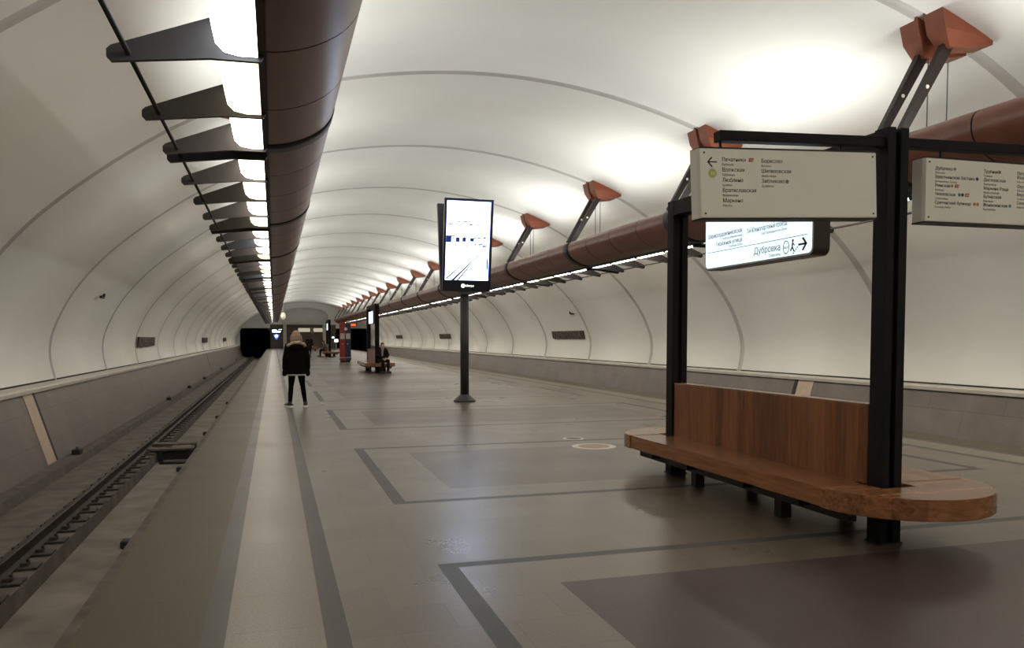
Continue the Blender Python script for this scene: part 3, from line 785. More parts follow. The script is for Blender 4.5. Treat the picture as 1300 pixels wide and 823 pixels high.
# ------------------------------------------------------------------ tall double screen on a pole
root = thing('screen_stand', 'tall portrait video screen on a dark pole in mid platform', 'screen', (4.45, 18.95, 0))
bm = bmesh.new(); lathe(bm, [(.27, 0), (.27, .035), (.25, .05), (.115, .17), (.11, .18)]); obj('base', bm, 'pole', root)
bm = bmesh.new(); lathe(bm, [(.105, .14), (.105, 2.72)], seg=24); obj('pole', bm, 'pole', root, True)
def panel(front):
    SW, SH, TH = 1.19, 2.19, .10
    e = bmesh.new(); box(e, -SW / 2, SW / 2, 0, TH, 0, SH, 0, .012)
    ob = obj('screen_panel', e, 'monitor' if front else 'monitor_back', root)
    ob.location = (.02, -.14 if front else .14, 2.68)
    ob.rotation_euler = (R(9.5), 0, 0 if front else PI)
    sx0, sx1, sz0, sz1 = -SW / 2 + .055, SW / 2 - .075, .27, SH - .06
    b = bmesh.new(); box(b, sx0 - .012, sx1 + .03, -.004, .001, sz0 - .012, sz1 + .02); obj('bezel', b, 'screen_blue', ob)
    b = bmesh.new(); box(b, sx0, sx1, -.007, -.003, sz0, sz1); obj('display', b, 'screen', ob)
    w, h = sx1 - sx0, sz1 - sz0
    F = lambda u, v: (sx0 + u * w, sz0 + (1 - v) * h)       # (u, v) as fractions of the picture
    b = bmesh.new(); y0_, y1_ = -.0085, -.0070
    def rect(u0, v0, u1, v1):
        p = F(u0, v1); q = F(u1, v0); box(b, p[0], q[0], y0_, y1_, p[1], q[1])
    rnd = random.Random(3)
    for u0, u1 in ((0, .12), (.22, .31), (.37, .45), (.55, .64)): rect(u0, .45 + u0 * .02, u1, .52 - u0 * .03)
    for u0, u1 in ((.72, .80), (.22, .31), (.38, .48)): rect(u0, .25 if u1 < .6 else .452, u1, .262 if u1 < .6 else .466)
    rect(.0, .435, .2, .450)
    for k in range(26):
        u = rnd.uniform(.02, .95); v = rnd.choice((.44, .455, .53, .55, .285)); rect(u, v, u + rnd.uniform(.02, .06), v + rnd.uniform(.010, .022))
    rect(.955, .72, .985, .86); 
    for k in range(5): rect(.82 + .01 * (k % 2), .73 + .03 * k, .84 + .01 * (k % 2), .745 + .03 * k)
    obj('picture_marks', b, 'screen_blue', ob)
    b = bmesh.new()
    def stroke(u0, v0, u1, v1, w0, w1):
        p0, p1 = F(u0, v0), F(u1, v1)
        prism(b, [(p0[0] - w0, p0[1]), (p0[0] + w0, p0[1]), (p1[0] + w1, p1[1]), (p1[0] - w1, p1[1])], y0_ - .001, y0_, 'Y')
    stroke(.18, 1.0, .75, .68, .034, .010); stroke(.29, 1.0, .77, .68, .020, .007); stroke(.02, .985, .46, .76, .022, .008); stroke(.0, .94, .30, .80, .014, .008)
    for k in range(12):
        t = k / 12; u = .30 + .36 * t; v = .985 - .26 * t; rect_w = .022 * (1 - t) + .004
        p = F(u, v); box(b, p[0], p[0] + rect_w * 2, y0_ - .001, y0_, p[1], p[1] + rect_w * .7)
    for k in range(10):
        t = k / 10; p = F(.05 + .36 * t, .985 - .20 * t); rw = .018 * (1 - t) + .004; box(b, p[0], p[0] + rw * 2, y0_ - .001, y0_, p[1], p[1] + rw * .7)
    obj('picture_marks', b, 'screen_grey', ob)
    b = bmesh.new()
    bmesh.ops.create_cone(b, cap_ends=True, segments=24, radius1=.048, radius2=.048, depth=.003, matrix=Matrix.Translation((-.09, -.003, .135)) @ Matrix.Rotation(PI / 2, 4, 'X'))
    text_into(b, 'Метро', .066, -.028, .114, -.003, 'LEFT', .002)
    obj('logo', b, 'logo_white', ob)
panel(True); panel(False)
bm = bmesh.new(); box(bm, -.10, .10, -.13, .13, 2.60, 2.70); obj('bracket', bm, 'pole', root)

# ------------------------------------------------------------------ floor markers
for (x, y, r, dk, lab) in ((4.37, 10.53, .315, 'ring_brown', 'larger round floor marker with pale ring beside the foreground bench'), (4.41, 11.45, .165, 'ring_dark', 'smaller round floor marker with pale ring behind the larger one')):
    root = thing('floor_marker', lab, 'floor marker', (x, y, 0), 0, 'round floor markers')
    bm = bmesh.new(); lathe(bm, [(r, 0), (r, .003), (r * .72, .004)], seg=40); obj('ring', bm, 'ring_white', root)
    bm = bmesh.new(); lathe(bm, [(r * .72, .002), (r * .72, .0046), (r * .3, .005)], seg=40); obj('centre', bm, dk, root)

# ------------------------------------------------------------------ station name plates on both walls
def make_plate(side, y, label):
    z = 1.72 if side > 0 else 1.40
    x = vault_x(z, side) + (-side) * .085
    root = thing('name_plate', label, 'sign', (x, y, z), PI / 2 if side < 0 else -PI / 2, 'station name plates')
    root.rotation_euler.x = .19 if side > 0 else .06      # lies along the curve of the vault
    W, H = 4.5, .40
    bm = bmesh.new(); box(bm, -W / 2, W / 2, -.03, .04, -H / 2, H / 2, 0, .01); obj('plate', bm, 'plate', root)
    bm = bmesh.new(); text_into(bm, 'ДУБРОВКА', .46, 0, -.165, -.03, 'CENTER', .04, 1.55)
    obj('lettering', bm, 'plate_letter', root)
    return root
for side, nm in ((1, 'right'), (-1, 'left')):
    for k, (y, w) in enumerate(((38.2, 'nearest'), (68.7, 'second nearest'), (95.5, 'farthest'))):
        make_plate(side, y + (-.4 if side < 0 else 0), 'dark bronze station name plate on the %s wall, %s of three' % (nm, w))

# small fittings on the vault
for side, y, z, lab in ((-1, 25.6, 2.75, 'small dark bracket on the left vault beside a rib'), (1, 36.4, 2.75, 'small dark bracket on the right vault above the name plate')):
    x = vault_x(z, side)
    bm = bmesh.new(); tube(bm, [(x, y, z), (x - side * .14, y, z + .02)], .03, 8); tube(bm, [(x - side * .14, y + .02, z + .07), (x - side * .14, y - .1, z - .03), (x - side * .14, y - .5, z - .03)], .035, 8)
    tag(obj('wall_bracket', bm, 'dark_metal'), lab, 'bracket', 'small brackets on the vault')

# ------------------------------------------------------------------ track
def rail_profile(x, z):
    p = [(-.075, 0), (.075, 0), (.075, .012), (.012, .03), (.010, .125), (.037, .138), (.037, .172), (.030, .18), (-.030, .18), (-.037, .172), (-.037, .138), (-.010, .125), (-.012, .03), (-.075, .012)]
    return [(x + a, z + b) for a, b in p]
def make_rail(x, label, plates):
    root = thing('track_rail', label, 'rail', (x, 0, -1.265))
    bm = bmesh.new(); prism(bm, rail_profile(0, .022), Y0, Y1 + 13); obj('rail_bar', bm, 'rail_side', root)
    if plates:
        def plate(bm, y):
            box(bm, -.27, .30, y - .14, y + .14, 0, .03, 0, .006)
            for s in (-1, 1):
                box(bm, s * .14 - .045, s * .14 + .045, y - .06, y + .06, .03, .075, 0, .006)
                tube(bm, [(s * .17, y, .03), (s * .17, y, .11)], .02, 6)
        bm = bmesh.new(); plate(bm, 0); me = None
        ys_ = [5.0 + .66 * k for k in range(175)]
        first = obj('fastening', bm, 'fasten', root); first.location.y = ys_[0]
        for y in ys_[1:95]:
            c = first.copy(); c.location.y = y; COL.objects.link(c)
        bm = bmesh.new()
        for y in ys_[95:]: plate(bm, y)
        o = obj('fastening', bm, 'fasten', root); o['kind'] = 'stuff'
    return root
make_rail(-3.10, 'dark running rail on the left track nearer the wall', True)
make_rail(-1.58, 'running rail of the left track close under the platform edge', False)
make_rail(2 * C + 3.10, 'running rail of the right track nearer the wall, out of sight', False)
make_rail(2 * C + 1.58, 'running rail of the right track under the platform edge, out of sight', False)
# black boxes along the wall curb and platform side
for i, (y, lab) in enumerate(((20.0, 'nearest black cable box on the left wall curb'), (36.5, 'second nearest black cable box on the left wall curb'), (45.0, 'third nearest black cable box on the left wall curb'), (54.5, 'fourth black cable box along the left wall curb'), (71.5, 'fifth black cable box along the left wall curb'), (100.0, 'farthest black cable box on the left wall curb'))):
    bm = bmesh.new(); box(bm, -.09, .09, -.14, .14, 0, .12, 0, .02); tube(bm, [(0, -.08, .11), (0, .0, .15), (.0, .09, .11)], .025, 8)
    tag(obj('cable_box', bm, 'black_box', loc=(-4.31, y, -1.08)), lab, 'box', 'cable boxes on the wall curb')
for y, w in ((12.66, 'nearest of five'), (19.6, 'second of five, just before the track crossing'), (26.7, 'third of five, just past the track crossing'), (32.2, 'fourth of five'), (39.0, 'farthest of five')):
    bm = bmesh.new(); box(bm, -.08, .075, -.12, .12, 0, .10, 0, .02); box(bm, -.05, .05, -.17, .17, 0, .04, 0, .01)
    tag(obj('drain_block', bm, 'black_box', loc=(-2.10, y, -1.5)), 'small black block in the left track channel, %s' % w, 'block', 'black blocks in the track channel')
# board crossing over the channel
root = thing('track_crossing', 'small black crossing of boards over the left track channel', 'crossing', (-2.4, 21.6, -1.5))
for dy in (-.35, .62):
    bm = bmesh.new(); prism(bm, [(-.62, .285), (.42, .285), (.46, .33), (-.1, .325), (-.62, .345)], dy - .16, dy + .16, 'Y'); obj('board', bm, 'curb', root)
for ya, yb in ((-.40, -.34), (.30, .36)):
    bm = bmesh.new(); box(bm, -.265, .305, ya, yb, .04, .255); obj('board', bm, 'black_box', root)
for sx in (-.32, .36):
    bm = bmesh.new(); box(bm, sx - .05, sx + .05, -.5, .75, 0, .285); obj('support', bm, 'black_box', root)
bm = bmesh.new(); tube(bm, [(-.3, -.85, .03), (.1, -.9, .03), (.4, -.88, .03)], .03, 8); obj('hose', bm, 'black_box', root, True)

# ------------------------------------------------------------------ red and blue information column
root = thing('information_column', 'slender red and dark blue information column standing on the platform', 'column', (4.40, 52.3, 0))
bm = bmesh.new(); prism(bm, [(-.38, -.10), (-.02, -.20), (-.02, .28), (-.30, .28)],   .10, 2.60, 'Z', 0, .02); hr = obj('red_body', bm, 'red_column', root)
bm = bmesh.new(); prism(bm, [(.0, -.20), (.35, -.06), (.28, .28), (.0, .28)], .10, 2.52, 'Z', 0, .02); hb = obj('blue_body', bm, 'blue_column', root)
bm = bmesh.new(); prism(bm, [(-.33, -.06), (0, -.16), (.30, -.02), (.24, .24), (-.26, .24)], 0, .10, 'Z'); obj('plinth', bm, 'dark_metal', root)
bm = bmesh.new(); tube(bm, [(-.42, -.12, .30), (0, -.26, .30), (.40, -.09, .30)], .022, 8); tube(bm, [(-.42, -.12, .30), (-.36, -.05, .30)], .018, 8); tube(bm, [(.40, -.09, .30), (.33, -.02, .30)], .018, 8); obj('guard_rail', bm, 'steel', root)
ang = math.atan2(-.10, .36)
def onface(x0, y0, x1, y1, t0, t1, z0, z1, nm, m, par):
    d = Vector((x1 - x0, y1 - y0)); n = Vector((d.y, -d.x)).normalized() * .012
    b = bmesh.new(); a = Vector((x0, y0)) + d * t0; c = Vector((x0, y0)) + d * t1
    prism(b, [tuple(a), tuple(c), tuple(c + n), tuple(a + n)], z0, z1, 'Z'); return obj(nm, b, m, par)
onface(-.38, -.10, -.02, -.20, .12, .90, 1.50, 1.86, 'info_panel', 'pale_panel', hr)
onface(.0, -.20, .35, -.06, .05, .85, 1.50, 1.86, 'info_panel', 'pale_panel', hb)
onface(-.38, -.10, -.02, -.20, .4, .62, 1.16, 1.21, 'call_button', 'steel', hr)
onface(.0, -.20, .35, -.06, .2, .5, 1.16, 1.21, 'call_button', 'steel', hb)
onface(-.38, -.10, -.02, -.20, .2, .75, 2.18, 2.24, 'lettering', 'mount', hr)
bm = bmesh.new(); bmesh.ops.create_cone(bm, cap_ends=True, segments=20, radius1=.10, radius2=.10, depth=.03, matrix=Matrix.Translation((.02, -.22, 2.14)) @ Matrix.Rotation(PI / 2, 4, 'X')); obj('emblem', bm, 'ring_white', hr)
bm = bmesh.new(); lathe(bm, [(.12, 2.515), (.12, 2.60), (.09, 2.65), (.03, 2.68)], (.20, .10, 0), 20); obj('lamp_cap', bm, 'pale_panel', hb)

# far clocks and screens
root = thing('platform_clock', 'orange digital clock hanging over the right tunnel mouth', 'clock', (11.55, Y1 - 1.2, 3.62))
bm = bmesh.new(); box(bm, -.56, .56, 0, .15, -.24, .24, 0, .02); obj('case', bm, 'monitor', root)
bm = bmesh.new(); text_into(bm, '20:25', .42, 0, -.16, -.01, 'CENTER', .01); obj('digits', bm, 'led', root)
bm = bmesh.new(); tube(bm, [(-.4, .07, .25), (-.4, .07, 3.2)], .02, 6); tube(bm, [(.4, .07, .25), (.4, .07, 2.9)], .02, 6); obj('hanger', bm, 'dark_metal', root)
root = thing('wall_screen', 'bright blue-white screen over the brown wall beside the left tunnel', 'screen', (.4, Y1 - .12, 2.62))
bm = bmesh.new(); box(bm, -.78, .82, -.03, .1, -.32, .36, 0, .02); obj('case', bm, 'monitor', root)
bm = bmesh.new(); prism(bm, [(-.66, -.22), (.5, -.22), (.62, -.02), (.0, .05), (-.05, .22), (-.66, .22)], -.045, -.03); prism(bm, [(.25, .16), (.74, .20), (.74, .28), (.25, .26)], -.045, -.03); obj('display', bm, 'cool_screen', root)
root = thing('round_wall_lamp', 'small round blue-white sign below the far left screen', 'sign', (.33, Y1 - .08, 1.86))
bm = bmesh.new(); prism(bm, [(-.45, .22), (.45, .22), (.1, -.50), (-.1, -.50)], -.03, .078); obj('case', bm, 'blue_screen', root)
bm = bmesh.new(); bmesh.ops.create_cone(bm, cap_ends=True, segments=20, radius1=.24, radius2=.24, depth=.03, matrix=Matrix.Translation((0, -.046, .02)) @ Matrix.Rotation(PI / 2, 4, 'X')); obj('display', bm, 'cool_screen', root)
root = thing('kiosk_screen', 'small cyan screen on a thin stand before the right tunnel mouth', 'screen', (5.85, 80.0, 0))
bm = bmesh.new(); lathe(bm, [(.2, 0), (.2, .03), (.04, .06), (.04, 1.2)], seg=16); obj('stand', bm, 'steel', root)
bm = bmesh.new(); box(bm, -.22, .22, -.03, .05, 1.12, 1.50, 0, .02); obj('case', bm, 'monitor', root)
bm = bmesh.new(); box(bm, -.18, .18, -.038, -.03, 1.17, 1.45); obj('display', bm, 'cool_screen', root)
bm = bmesh.new(); ell(bm, (-.30, 0, 1.62), .14, .06, .09); obj('lamp_head', bm, 'cool_screen', root)
bm = bmesh.new(); tube(bm, [(-.30, 0, 1.58), (-.05, .0, 1.45)], .03, 6); obj('lamp_arm', bm, 'steel', root)
root = thing('ball_lamp', 'pale round lamp hanging at the far end right of the left pipe lamp', 'lamp', (1.22, 112.0, 4.55))
bm = bmesh.new(); ell(bm, (0, 0, 0), .34, .34, .5); obj('globe', bm, 'pale_window', root, True)
bm = bmesh.new(); tube(bm, [(0, 0, .48), (0, 0, 1.52)], .03, 8); obj('stem', bm, 'steel', root)

# ------------------------------------------------------------------ people (each faces local +Y; x to its right)
def hand(bm, w, d, side, L=.17):
    """palm, four curled fingers and a thumb; w the wrist, d where the fingers point"""
    w = Vector(w); d = Vector(d).normalized()
    up = Vector((0, 0, 1)) if abs(d.z) < .8 else Vector((0, 1, 0))
    s = d.cross(up).normalized(); n = s.cross(d).normalized()
    k = L / .17
    limb(bm, [w, w + d * .03 * k, w + d * .085 * k], [.024 * k, .032 * k, .034 * k])
    for i, (o, l) in enumerate(((-.030, .070), (-.010, .080), (.010, .075), (.029, .058))):
        b = w + d * .085 * k + s * o * k
        limb(bm, [b, b + d * l * .5 * k - n * .006, b + d * l * .8 * k - n * .022, b + d * l * .92 * k - n * .038], [.0105 * k, .0100 * k, .0092 * k, .008 * k], 8)
    t = w + d * .03 * k + s * (-.028 * side) * k
    limb(bm, [t, t + d * .03 * k + s * (-.03 * side) * k - n * .01, t + d * .065 * k + s * (-.032 * side) * k - n * .02], [.0125 * k, .0115 * k, .009 * k], 8)

def head(bm, c, rot, k=1.0):
    """cranium, jaw, nose, brow, ears; c is the middle of the head, rot a 3x3 rotation"""
    c = Vector(c)
    def P(x, y, z): return c + rot @ Vector((x * k, y * k, z * k))
    ell(bm, P(0, -.012, .025), .074 * k, .093 * k, .090 * k, rot)
    ell(bm, P(0, .020, -.045), .056 * k, .068 * k, .072 * k, rot)
    ell(bm, P(0, .068, -.092), .026 * k, .022 * k, .020 * k, rot)
    limb(bm, [P(0, .082, .018), P(0, .100, -.018), P(0, .092, -.032)], [.010 * k, .014 * k, .012 * k], 8)
    for s in (-1, 1):
        ell(bm, P(s * .078, -.005, -.012), .010 * k, .022 * k, .032 * k, rot)
        ell(bm, P(s * .030, .072, .028), .026 * k, .016 * k, .010 * k, rot)
        ell(bm, P(s * .044, .052, -.035), .020 * k, .022 * k, .020 * k, rot)

def face(root_body, c, rot, k=1.0):
    c = Vector(c)
    def P(x, y, z): return c + rot @ Vector((x * k, y * k, z * k))
    for s in (-1, 1):
        b = bmesh.new(); ell(b, P(s * .030, .077, .006), .013 * k, .009 * k, .008 * k, rot, 10, 8); e = obj('eye', b, 'eye_white', root_body, True)
        b = bmesh.new(); ell(b, P(s * .030, .085, .006), .0055 * k, .003 * k, .0055 * k, rot, 8, 6); obj('iris', b, 'ink', e, True)
    b = bmesh.new(); ell(b, P(0, .089, -.058), .024 * k, .008 * k, .007 * k, rot, 10, 8); obj('mouth', b, 'lip', root_body, True)

def body(root, J, vox=.010, hair='hair', hair_fn=None, hands=True):
    bm = bmesh.new()
    V = {k: Vector(v) for k, v in J.items() if not k.startswith('_')}
    hr = J['_headrot']
    limb(bm, [V['pelvis'], V['waist'], V['chest'], V['neck'] - Vector((0, 0, .04))], [.135, .115, .135, .085], 18)
    for s in ('L', 'R'):
        limb(bm, [V['neck'] - Vector((0, 0, .05)), V['sh' + s]], [.07, .055])
        limb(bm, [V['sh' + s], (V['sh' + s] + V['el' + s]) / 2, V['el' + s]], [.053, .047, .038])
        limb(bm, [V['el' + s], V['el' + s] * .6 + V['wr' + s] * .4, V['wr' + s]], [.038, .036, .024])
        limb(bm, [V['hip' + s], (V['hip' + s] + V['kn' + s]) / 2, V['kn' + s]], [.088, .074, .052])
        limb(bm, [V['kn' + s], V['kn' + s] * .65 + V['an' + s] * .35, V['an' + s]], [.052, .053, .034])
        limb(bm, [V['an' + s] + Vector((0, 0, -.02)), V['an' + s] * .5 + V['to' + s] * .5, V['to' + s]], [.036, .035, .026])
        hand(bm, V['wr' + s], J['_hd' + s], 1 if s == 'R' else -1)
    limb(bm, [V['neck'] - Vector((0, 0, .04)), V['head'] + hr @ Vector((0, -.02, -.06))], [.055, .052])
    head(bm, V['head'], hr)
    b = fused('body', bm, 'skin', root, vox, 2)
    face(b, V['head'], hr)
    return b, V, hr

def shoes(b, V, sole='sole', upper='sneaker'):
    for s in ('L', 'R'):
        a, t = V['an' + s], V['to' + s]
        d = Vector((t.x - a.x, t.y - a.y, 0)).normalized(); heel = Vector((a.x, a.y, 0)) - d * .05; tip = Vector((t.x, t.y, 0)) + d * .035
        zf = max(0, min(a.z, t.z) - .055)
        bm = bmesh.new()
        limb(bm, [heel + Vector((0, 0, zf + .055)), heel * .5 + tip * .5 + Vector((0, 0, zf + .055)), tip + Vector((0, 0, zf + .045))], [.046, .050, .038])
        limb(bm, [Vector((a.x, a.y, zf + .06)), Vector((a.x, a.y, a.z + .03))], [.048, .046])
        for v in bm.verts: v.co.z = max(v.co.z, zf + .022)
        sh = fused('shoe', bm, upper, b, .010, 1)
        bm = bmesh.new(); n = Vector((-d.y, d.x, 0)); ring_ = []
        for k in range(24):
            t_ = 2 * PI * k / 24; L_ = (tip - heel).length / 2 + .052
            p = (heel + tip) / 2 + d * L_ * math.cos(t_) + n * (.062 - .006 * math.cos(t_)) * math.sin(t_); ring_.append((p.x, p.y))
        prism(bm, ring_, zf, zf + .046, 'Z'); obj('sole', bm, sole, sh)

def legs_cloth(b, V, m, r=(.098, .083, .062, .058, .047), drop=.03, vox=.010, name='trousers', knee_out=0):
    bm = bmesh.new()
    ell(bm, V['pelvis'], .155, .13, .13)
    for s in ('L', 'R'):
        limb(bm, [V['hip' + s], (V['hip' + s] + V['kn' + s]) / 2, V['kn' + s]], list(r[:3]))
        e = V['an' + s] + (V['kn' + s] - V['an' + s]).normalized() * drop
        limb(bm, [V['kn' + s], V['kn' + s] * .6 + e * .4, e], [r[2], r[3], r[4]])
    return fused(name, bm, m, b, vox, 3)

def coat(b, V, m, rings, sl=(.082, .072, .062, .056), vox=.011, name='coat', extra=None):
    bm = bmesh.new()
    if rings: loft(bm, rings)
    for s in ('L', 'R'):
        limb(bm, [V['sh' + s] * .55 + V['neck'] * .45, V['sh' + s], V['el' + s]], [sl[0], sl[0], sl[1]])
        w = V['wr' + s] + (V['el' + s] - V['wr' + s]).normalized() * .01
        limb(bm, [V['el' + s], w], [sl[1], sl[2]])
    if extra: extra(bm)
    return fused(name, bm, m, b, vox, 3)

I3 = Matrix.Identity(3)
# woman waiting with her back to the viewer
root = thing('person', 'person in black parka with beige fur collar, standing seen from behind', 'person', (.47, 18.45, 0), R(4))
J = dict(pelvis=(0, 0, .90), waist=(0, .0, 1.04), chest=(0, .0, 1.24), neck=(0, -.01, 1.45), head=(.0, .03, 1.585),
         shL=(-.165, 0, 1.385), shR=(.165, 0, 1.385), elL=(-.225, -.02, 1.11), elR=(.225, -.02, 1.11), wrL=(-.245, .03, .89), wrR=(.245, .03, .89),
         hipL=(-.085, 0, .86), hipR=(.085, 0, .86), knL=(-.120, .02, .47), knR=(.135, .02, .47), anL=(-.150, -.02, .085), anR=(.185, -.02, .085),
         toL=(-.215, .115, .05), toR=(.205, .125, .05), _headrot=Matrix.Rotation(R(-8), 3, 'X'), _hdL=(-.05, .1, -1), _hdR=(.05, .1, -1))
b, V, hr = body(root, J, .008)
legs_cloth(b, V, 'leggings', (.094, .078, .056, .056, .042), .02, .009, 'leggings')
coat(b, V, 'parka', [((0, 0, .745), .215, .165), ((0, 0, .80), .222, .170), ((0, 0, 1.0), .205, .155), ((0, -.005, 1.2), .205, .15), ((0, -.01, 1.34), .195, .14), ((0, -.01, 1.43), .15, .115), ((0, -.01, 1.47), .10, .09)], (.083, .078, .066), .010, 'parka',
     lambda bm: (ell(bm, (0, -.125, 1.36), .155, .075, .10), ell(bm, (0, -.10, 1.42), .16, .08, .06)))
bm = bmesh.new()
for s_ in ('L', 'R'):
    d_ = Vector(J['_hd' + s_]).normalized(); hand(bm, V['wr' + s_] + d_ * .0, d_, 1 if s_ == 'R' else -1, .185); limb(bm, [V['wr' + s_] - d_ * .03, V['wr' + s_] + d_ * .03], [.045, .042])
fused('gloves', bm, 'coat', b, .006, 1, .012)
bm = bmesh.new(); loft(bm, [((0, 0, .715), .205, .155), ((0, 0, .75), .21, .16)]); obj('sweater_hem', bm, 'hem', b, True)
bm = bmesh.new()
rr_ = random.Random(5)
for k in range(34):
    a = 2 * PI * k / 34; x, y = .185 * math.cos(a), -.02 + .145 * math.sin(a)
    z = 1.46 - .085 * abs(math.cos(a)) ** 2 + .012 * rr_.uniform(-1, 1); ell(bm, (x, y, z), .042, .042, .036, None, 8, 6)
fused('fur_collar', bm, 'fur', b, .010, 1)
bm = bmesh.new()
ell(bm, (0, -.005, 1.625), .095, .112, .10); ell(bm, (0, -.045, 1.56), .105, .09, .11); ell(bm, (-.05, -.05, 1.49), .075, .06, .07); ell(bm, (.05, -.05, 1.49), .075, .06, .07)
for k in range(9): 
    a = PI + PI * k / 8; limb(bm, [(.09 * math.cos(a), -.02 + .085 * math.sin(a), 1.60), (.115 * math.cos(a), -.02 + .10 * math.sin(a), 1.52), (.12 * math.cos(a), -.02 + .10 * math.sin(a), 1.46)], [.028, .026, .014], 8)
fused('hair', bm, 'hair', b, .010, 2)
shoes(b, V)

def seated(label, loc, rz, lean=.0, head_yaw=0.0, top='coat', legs='trousers', hair='hair_dark', hair_k=1.0, cross=0.0, vox=.014, scarf=None, armfwd=.30, head_down=0.0, twist=0):
    """sitting on a 0.44 m seat; the local origin is on the floor under the hips"""
    root = thing('person', label, 'person', (loc[0], loc[1], .015), rz)
    l = lean
    J = dict(pelvis=(0, 0, .56), waist=(0, .02 + l * .2, .70), chest=(0, .03 + l * .6, .90), neck=(0, .04 + l, 1.08), head=(0, .075 + l * 1.15, 1.215),
             shL=(-.18, .03 + l * .9, 1.02), shR=(.18, .03 + l * .9, 1.02), elL=(-.245, .10 + l * .7, .77), elR=(.245, .10 + l * .7, .77), wrL=(-.10, armfwd + l * .4, .68), wrR=(.10, armfwd + l * .4, .66),
             hipL=(-.095, .02, .54), hipR=(.095, .02, .54), knL=(-.13 + cross, .43, .535), knR=(.13 + cross, .43, .535), anL=(-.12 + cross * 1.4, .42, .085), anR=(.14 + cross * 1.4, .46, .085),
             toL=(-.15 + cross * 1.5, .57, .05), toR=(.18 + cross * 1.5, .61, .05), _headrot=Matrix.Rotation(head_yaw, 3, 'Z') @ Matrix.Rotation(-head_down, 3, 'X'), _hdL=(.6, .5, -.5), _hdR=(-.6, .5, -.5))
    b, V, hr = body(root, J, vox)
    legs_cloth(b, V, legs, (.100, .088, .070, .068, .058), .03, vox)
    coat(b, V, top, [((0, .02, .47), .20, .17), ((0, .02 + l * .1, .60), .205, .17), ((0, .02 + l * .35, .78), .19, .15), ((0, .02 + l * .7, .95), .195, .14), ((0, .02 + l * .95, 1.05), .16, .115), ((0, .03 + l, 1.10), .09, .08)], (.082, .074, .060), vox, 'jacket')
    h = V['head']; bm = bmesh.new()
    P = lambda x, y, z: h + hr @ Vector((x, y, z))
    ell(bm, P(0, -.022, .042), .084, .094, .086, hr); ell(bm, P(0, -.06, -.01), .078, .055, .08 * hair_k, hr)
    if hair_k > 1.2: ell(bm, P(-.06, -.03, -.06), .03, .05, .09, hr); ell(bm, P(.06, -.03, -.06), .03, .05, .09, hr)
    fused('hair', bm, hair, b, .012, 2)
    if scarf:
        bm = bmesh.new(); c = V['neck']
        for k in range(14): a = 2 * PI * k / 14; ell(bm, (c.x + .085 * math.cos(a), c.y + .075 * math.sin(a), c.z + .0), .035, .035, .035, None, 8, 6)
        limb(bm, [c + Vector((.03, .10, -.02)), c + Vector((.05, .125, -.16)), c + Vector((.055, .13, -.30))], [.05, .05, .045]); fused('scarf', bm, scarf, b, .012, 2)
    shoes(b, V, 'shoe', 'shoe')
    return root
seated('person in dark coat and grey scarf, sitting on the near end of the middle bench', (4.56, 35.50, 0), PI + R(16), .03, R(8), 'coat', 'trousers', 'hair_dark', 1.0, .0, .012, 'grey_cloth')
seated('person in a brown jacket, leaning forward on the distant bench', (4.13, 68.6, 0), R(90), .10, 0, 'coat_brown', 'trousers', 'hair_dark', 1.3, 0, .016, None, .34, R(18))
seated('person in pale clothes sitting on the farthest bench', (4.15, 99.5, 0), R(90), .02, R(40), 'pale_cloth', 'pale_cloth', 'hair_dark', 1.3, 0, .018)
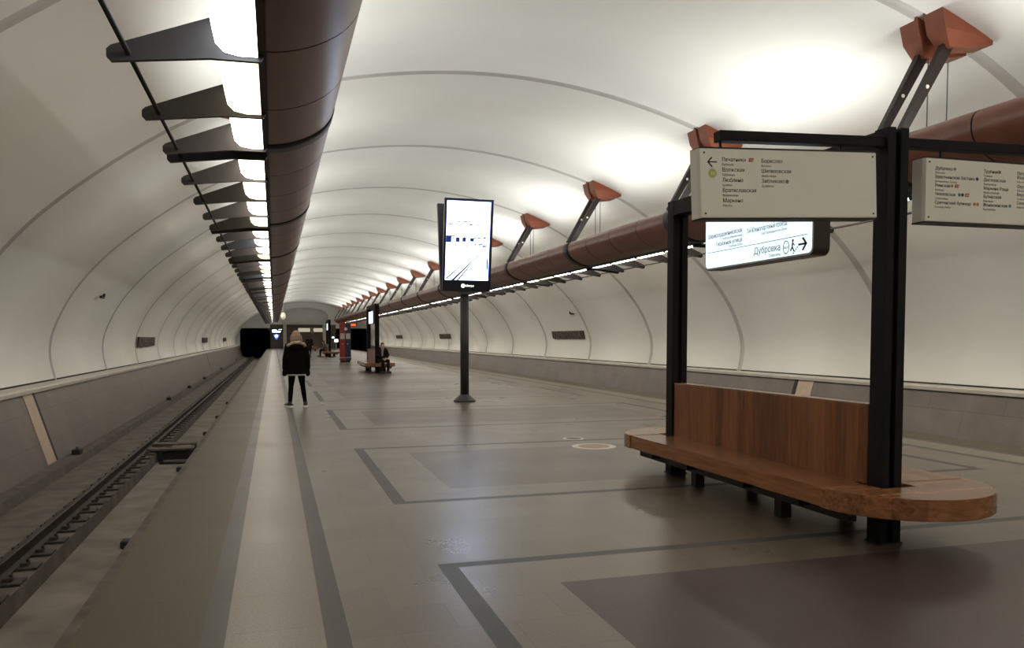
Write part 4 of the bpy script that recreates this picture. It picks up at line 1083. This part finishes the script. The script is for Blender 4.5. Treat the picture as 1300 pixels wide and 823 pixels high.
# dark figure walking away beyond the woman
root = thing('person', 'dark-coated person walking beyond, half hidden behind the parka', 'person', (2.72, 66.5, 0), R(-8))
J = dict(pelvis=(0, 0, .93), waist=(0, .02, 1.07), chest=(0, .04, 1.28), neck=(0, .07, 1.49), head=(.0, .12, 1.62),
         shL=(-.19, .04, 1.42), shR=(.19, .04, 1.42), elL=(-.25, -.06, 1.15), elR=(.25, .10, 1.15), wrL=(-.24, .0, .92), wrR=(.24, .26, .98),
         hipL=(-.09, 0, .89), hipR=(.09, 0, .89), knL=(-.10, .14, .49), knR=(.10, -.02, .47), anL=(-.10, .20, .085), anR=(.10, -.24, .13),
         toL=(-.12, .34, .05), toR=(.12, -.11, .07), _headrot=Matrix.Rotation(R(-10), 3, 'X'), _hdL=(0, .1, -1), _hdR=(0, .4, -1))
b, V, hr = body(root, J, .014)
legs_cloth(b, V, 'trousers', vox=.014)
coat(b, V, 'coat', [((0, .0, .70), .22, .17), ((0, .02, 1.0), .21, .16), ((0, .03, 1.25), .215, .155), ((0, .05, 1.40), .19, .135), ((0, .06, 1.50), .10, .09)], vox=.014)
bm = bmesh.new(); ell(bm, V['head'] + Vector((0, -.025, .04)), .085, .098, .09); ell(bm, V['head'] + Vector((0, -.06, -.02)), .08, .06, .09); fused('hair', bm, 'hair_dark', b, .012)
shoes(b, V, 'shoe', 'shoe')

# ------------------------------------------------------------------ world, camera, view
w = bpy.data.worlds.new('world'); SC.world = w; w.use_nodes = True
w.node_tree.nodes['Background'].inputs[0].default_value = (.5, .48, .45, 1); w.node_tree.nodes['Background'].inputs[1].default_value = .02
f_px = 1010.0
cd = bpy.data.cameras.new('camera'); cam = bpy.data.objects.new('camera', cd); COL.objects.link(cam); SC.camera = cam
cd.sensor_fit = 'HORIZONTAL'; cd.sensor_width = 36; cd.lens = 36 * f_px / 1300
PITCH = R(2.6)
YAW = math.atan(302 / f_px * math.cos(PITCH))
cam.location = (0, 0, 1.55); cam.rotation_euler = (PI / 2 - PITCH, 0, -YAW)
cd.shift_y = ((429.5 + f_px * math.tan(PITCH)) - 411.5) / 1300
cd.clip_end = 400; cd.clip_start = .05
vs_ = SC.view_settings
vs_.view_transform = 'Standard'; vs_.look = 'None'; vs_.gamma = 1; vs_.use_curve_mapping = False
vs_.exposure = 0.58
SC.cycles.use_denoising = True
SC.cycles.max_bounces = 6
SC.cycles.use_light_tree = True
SC.cycles.sample_clamp_indirect = 6
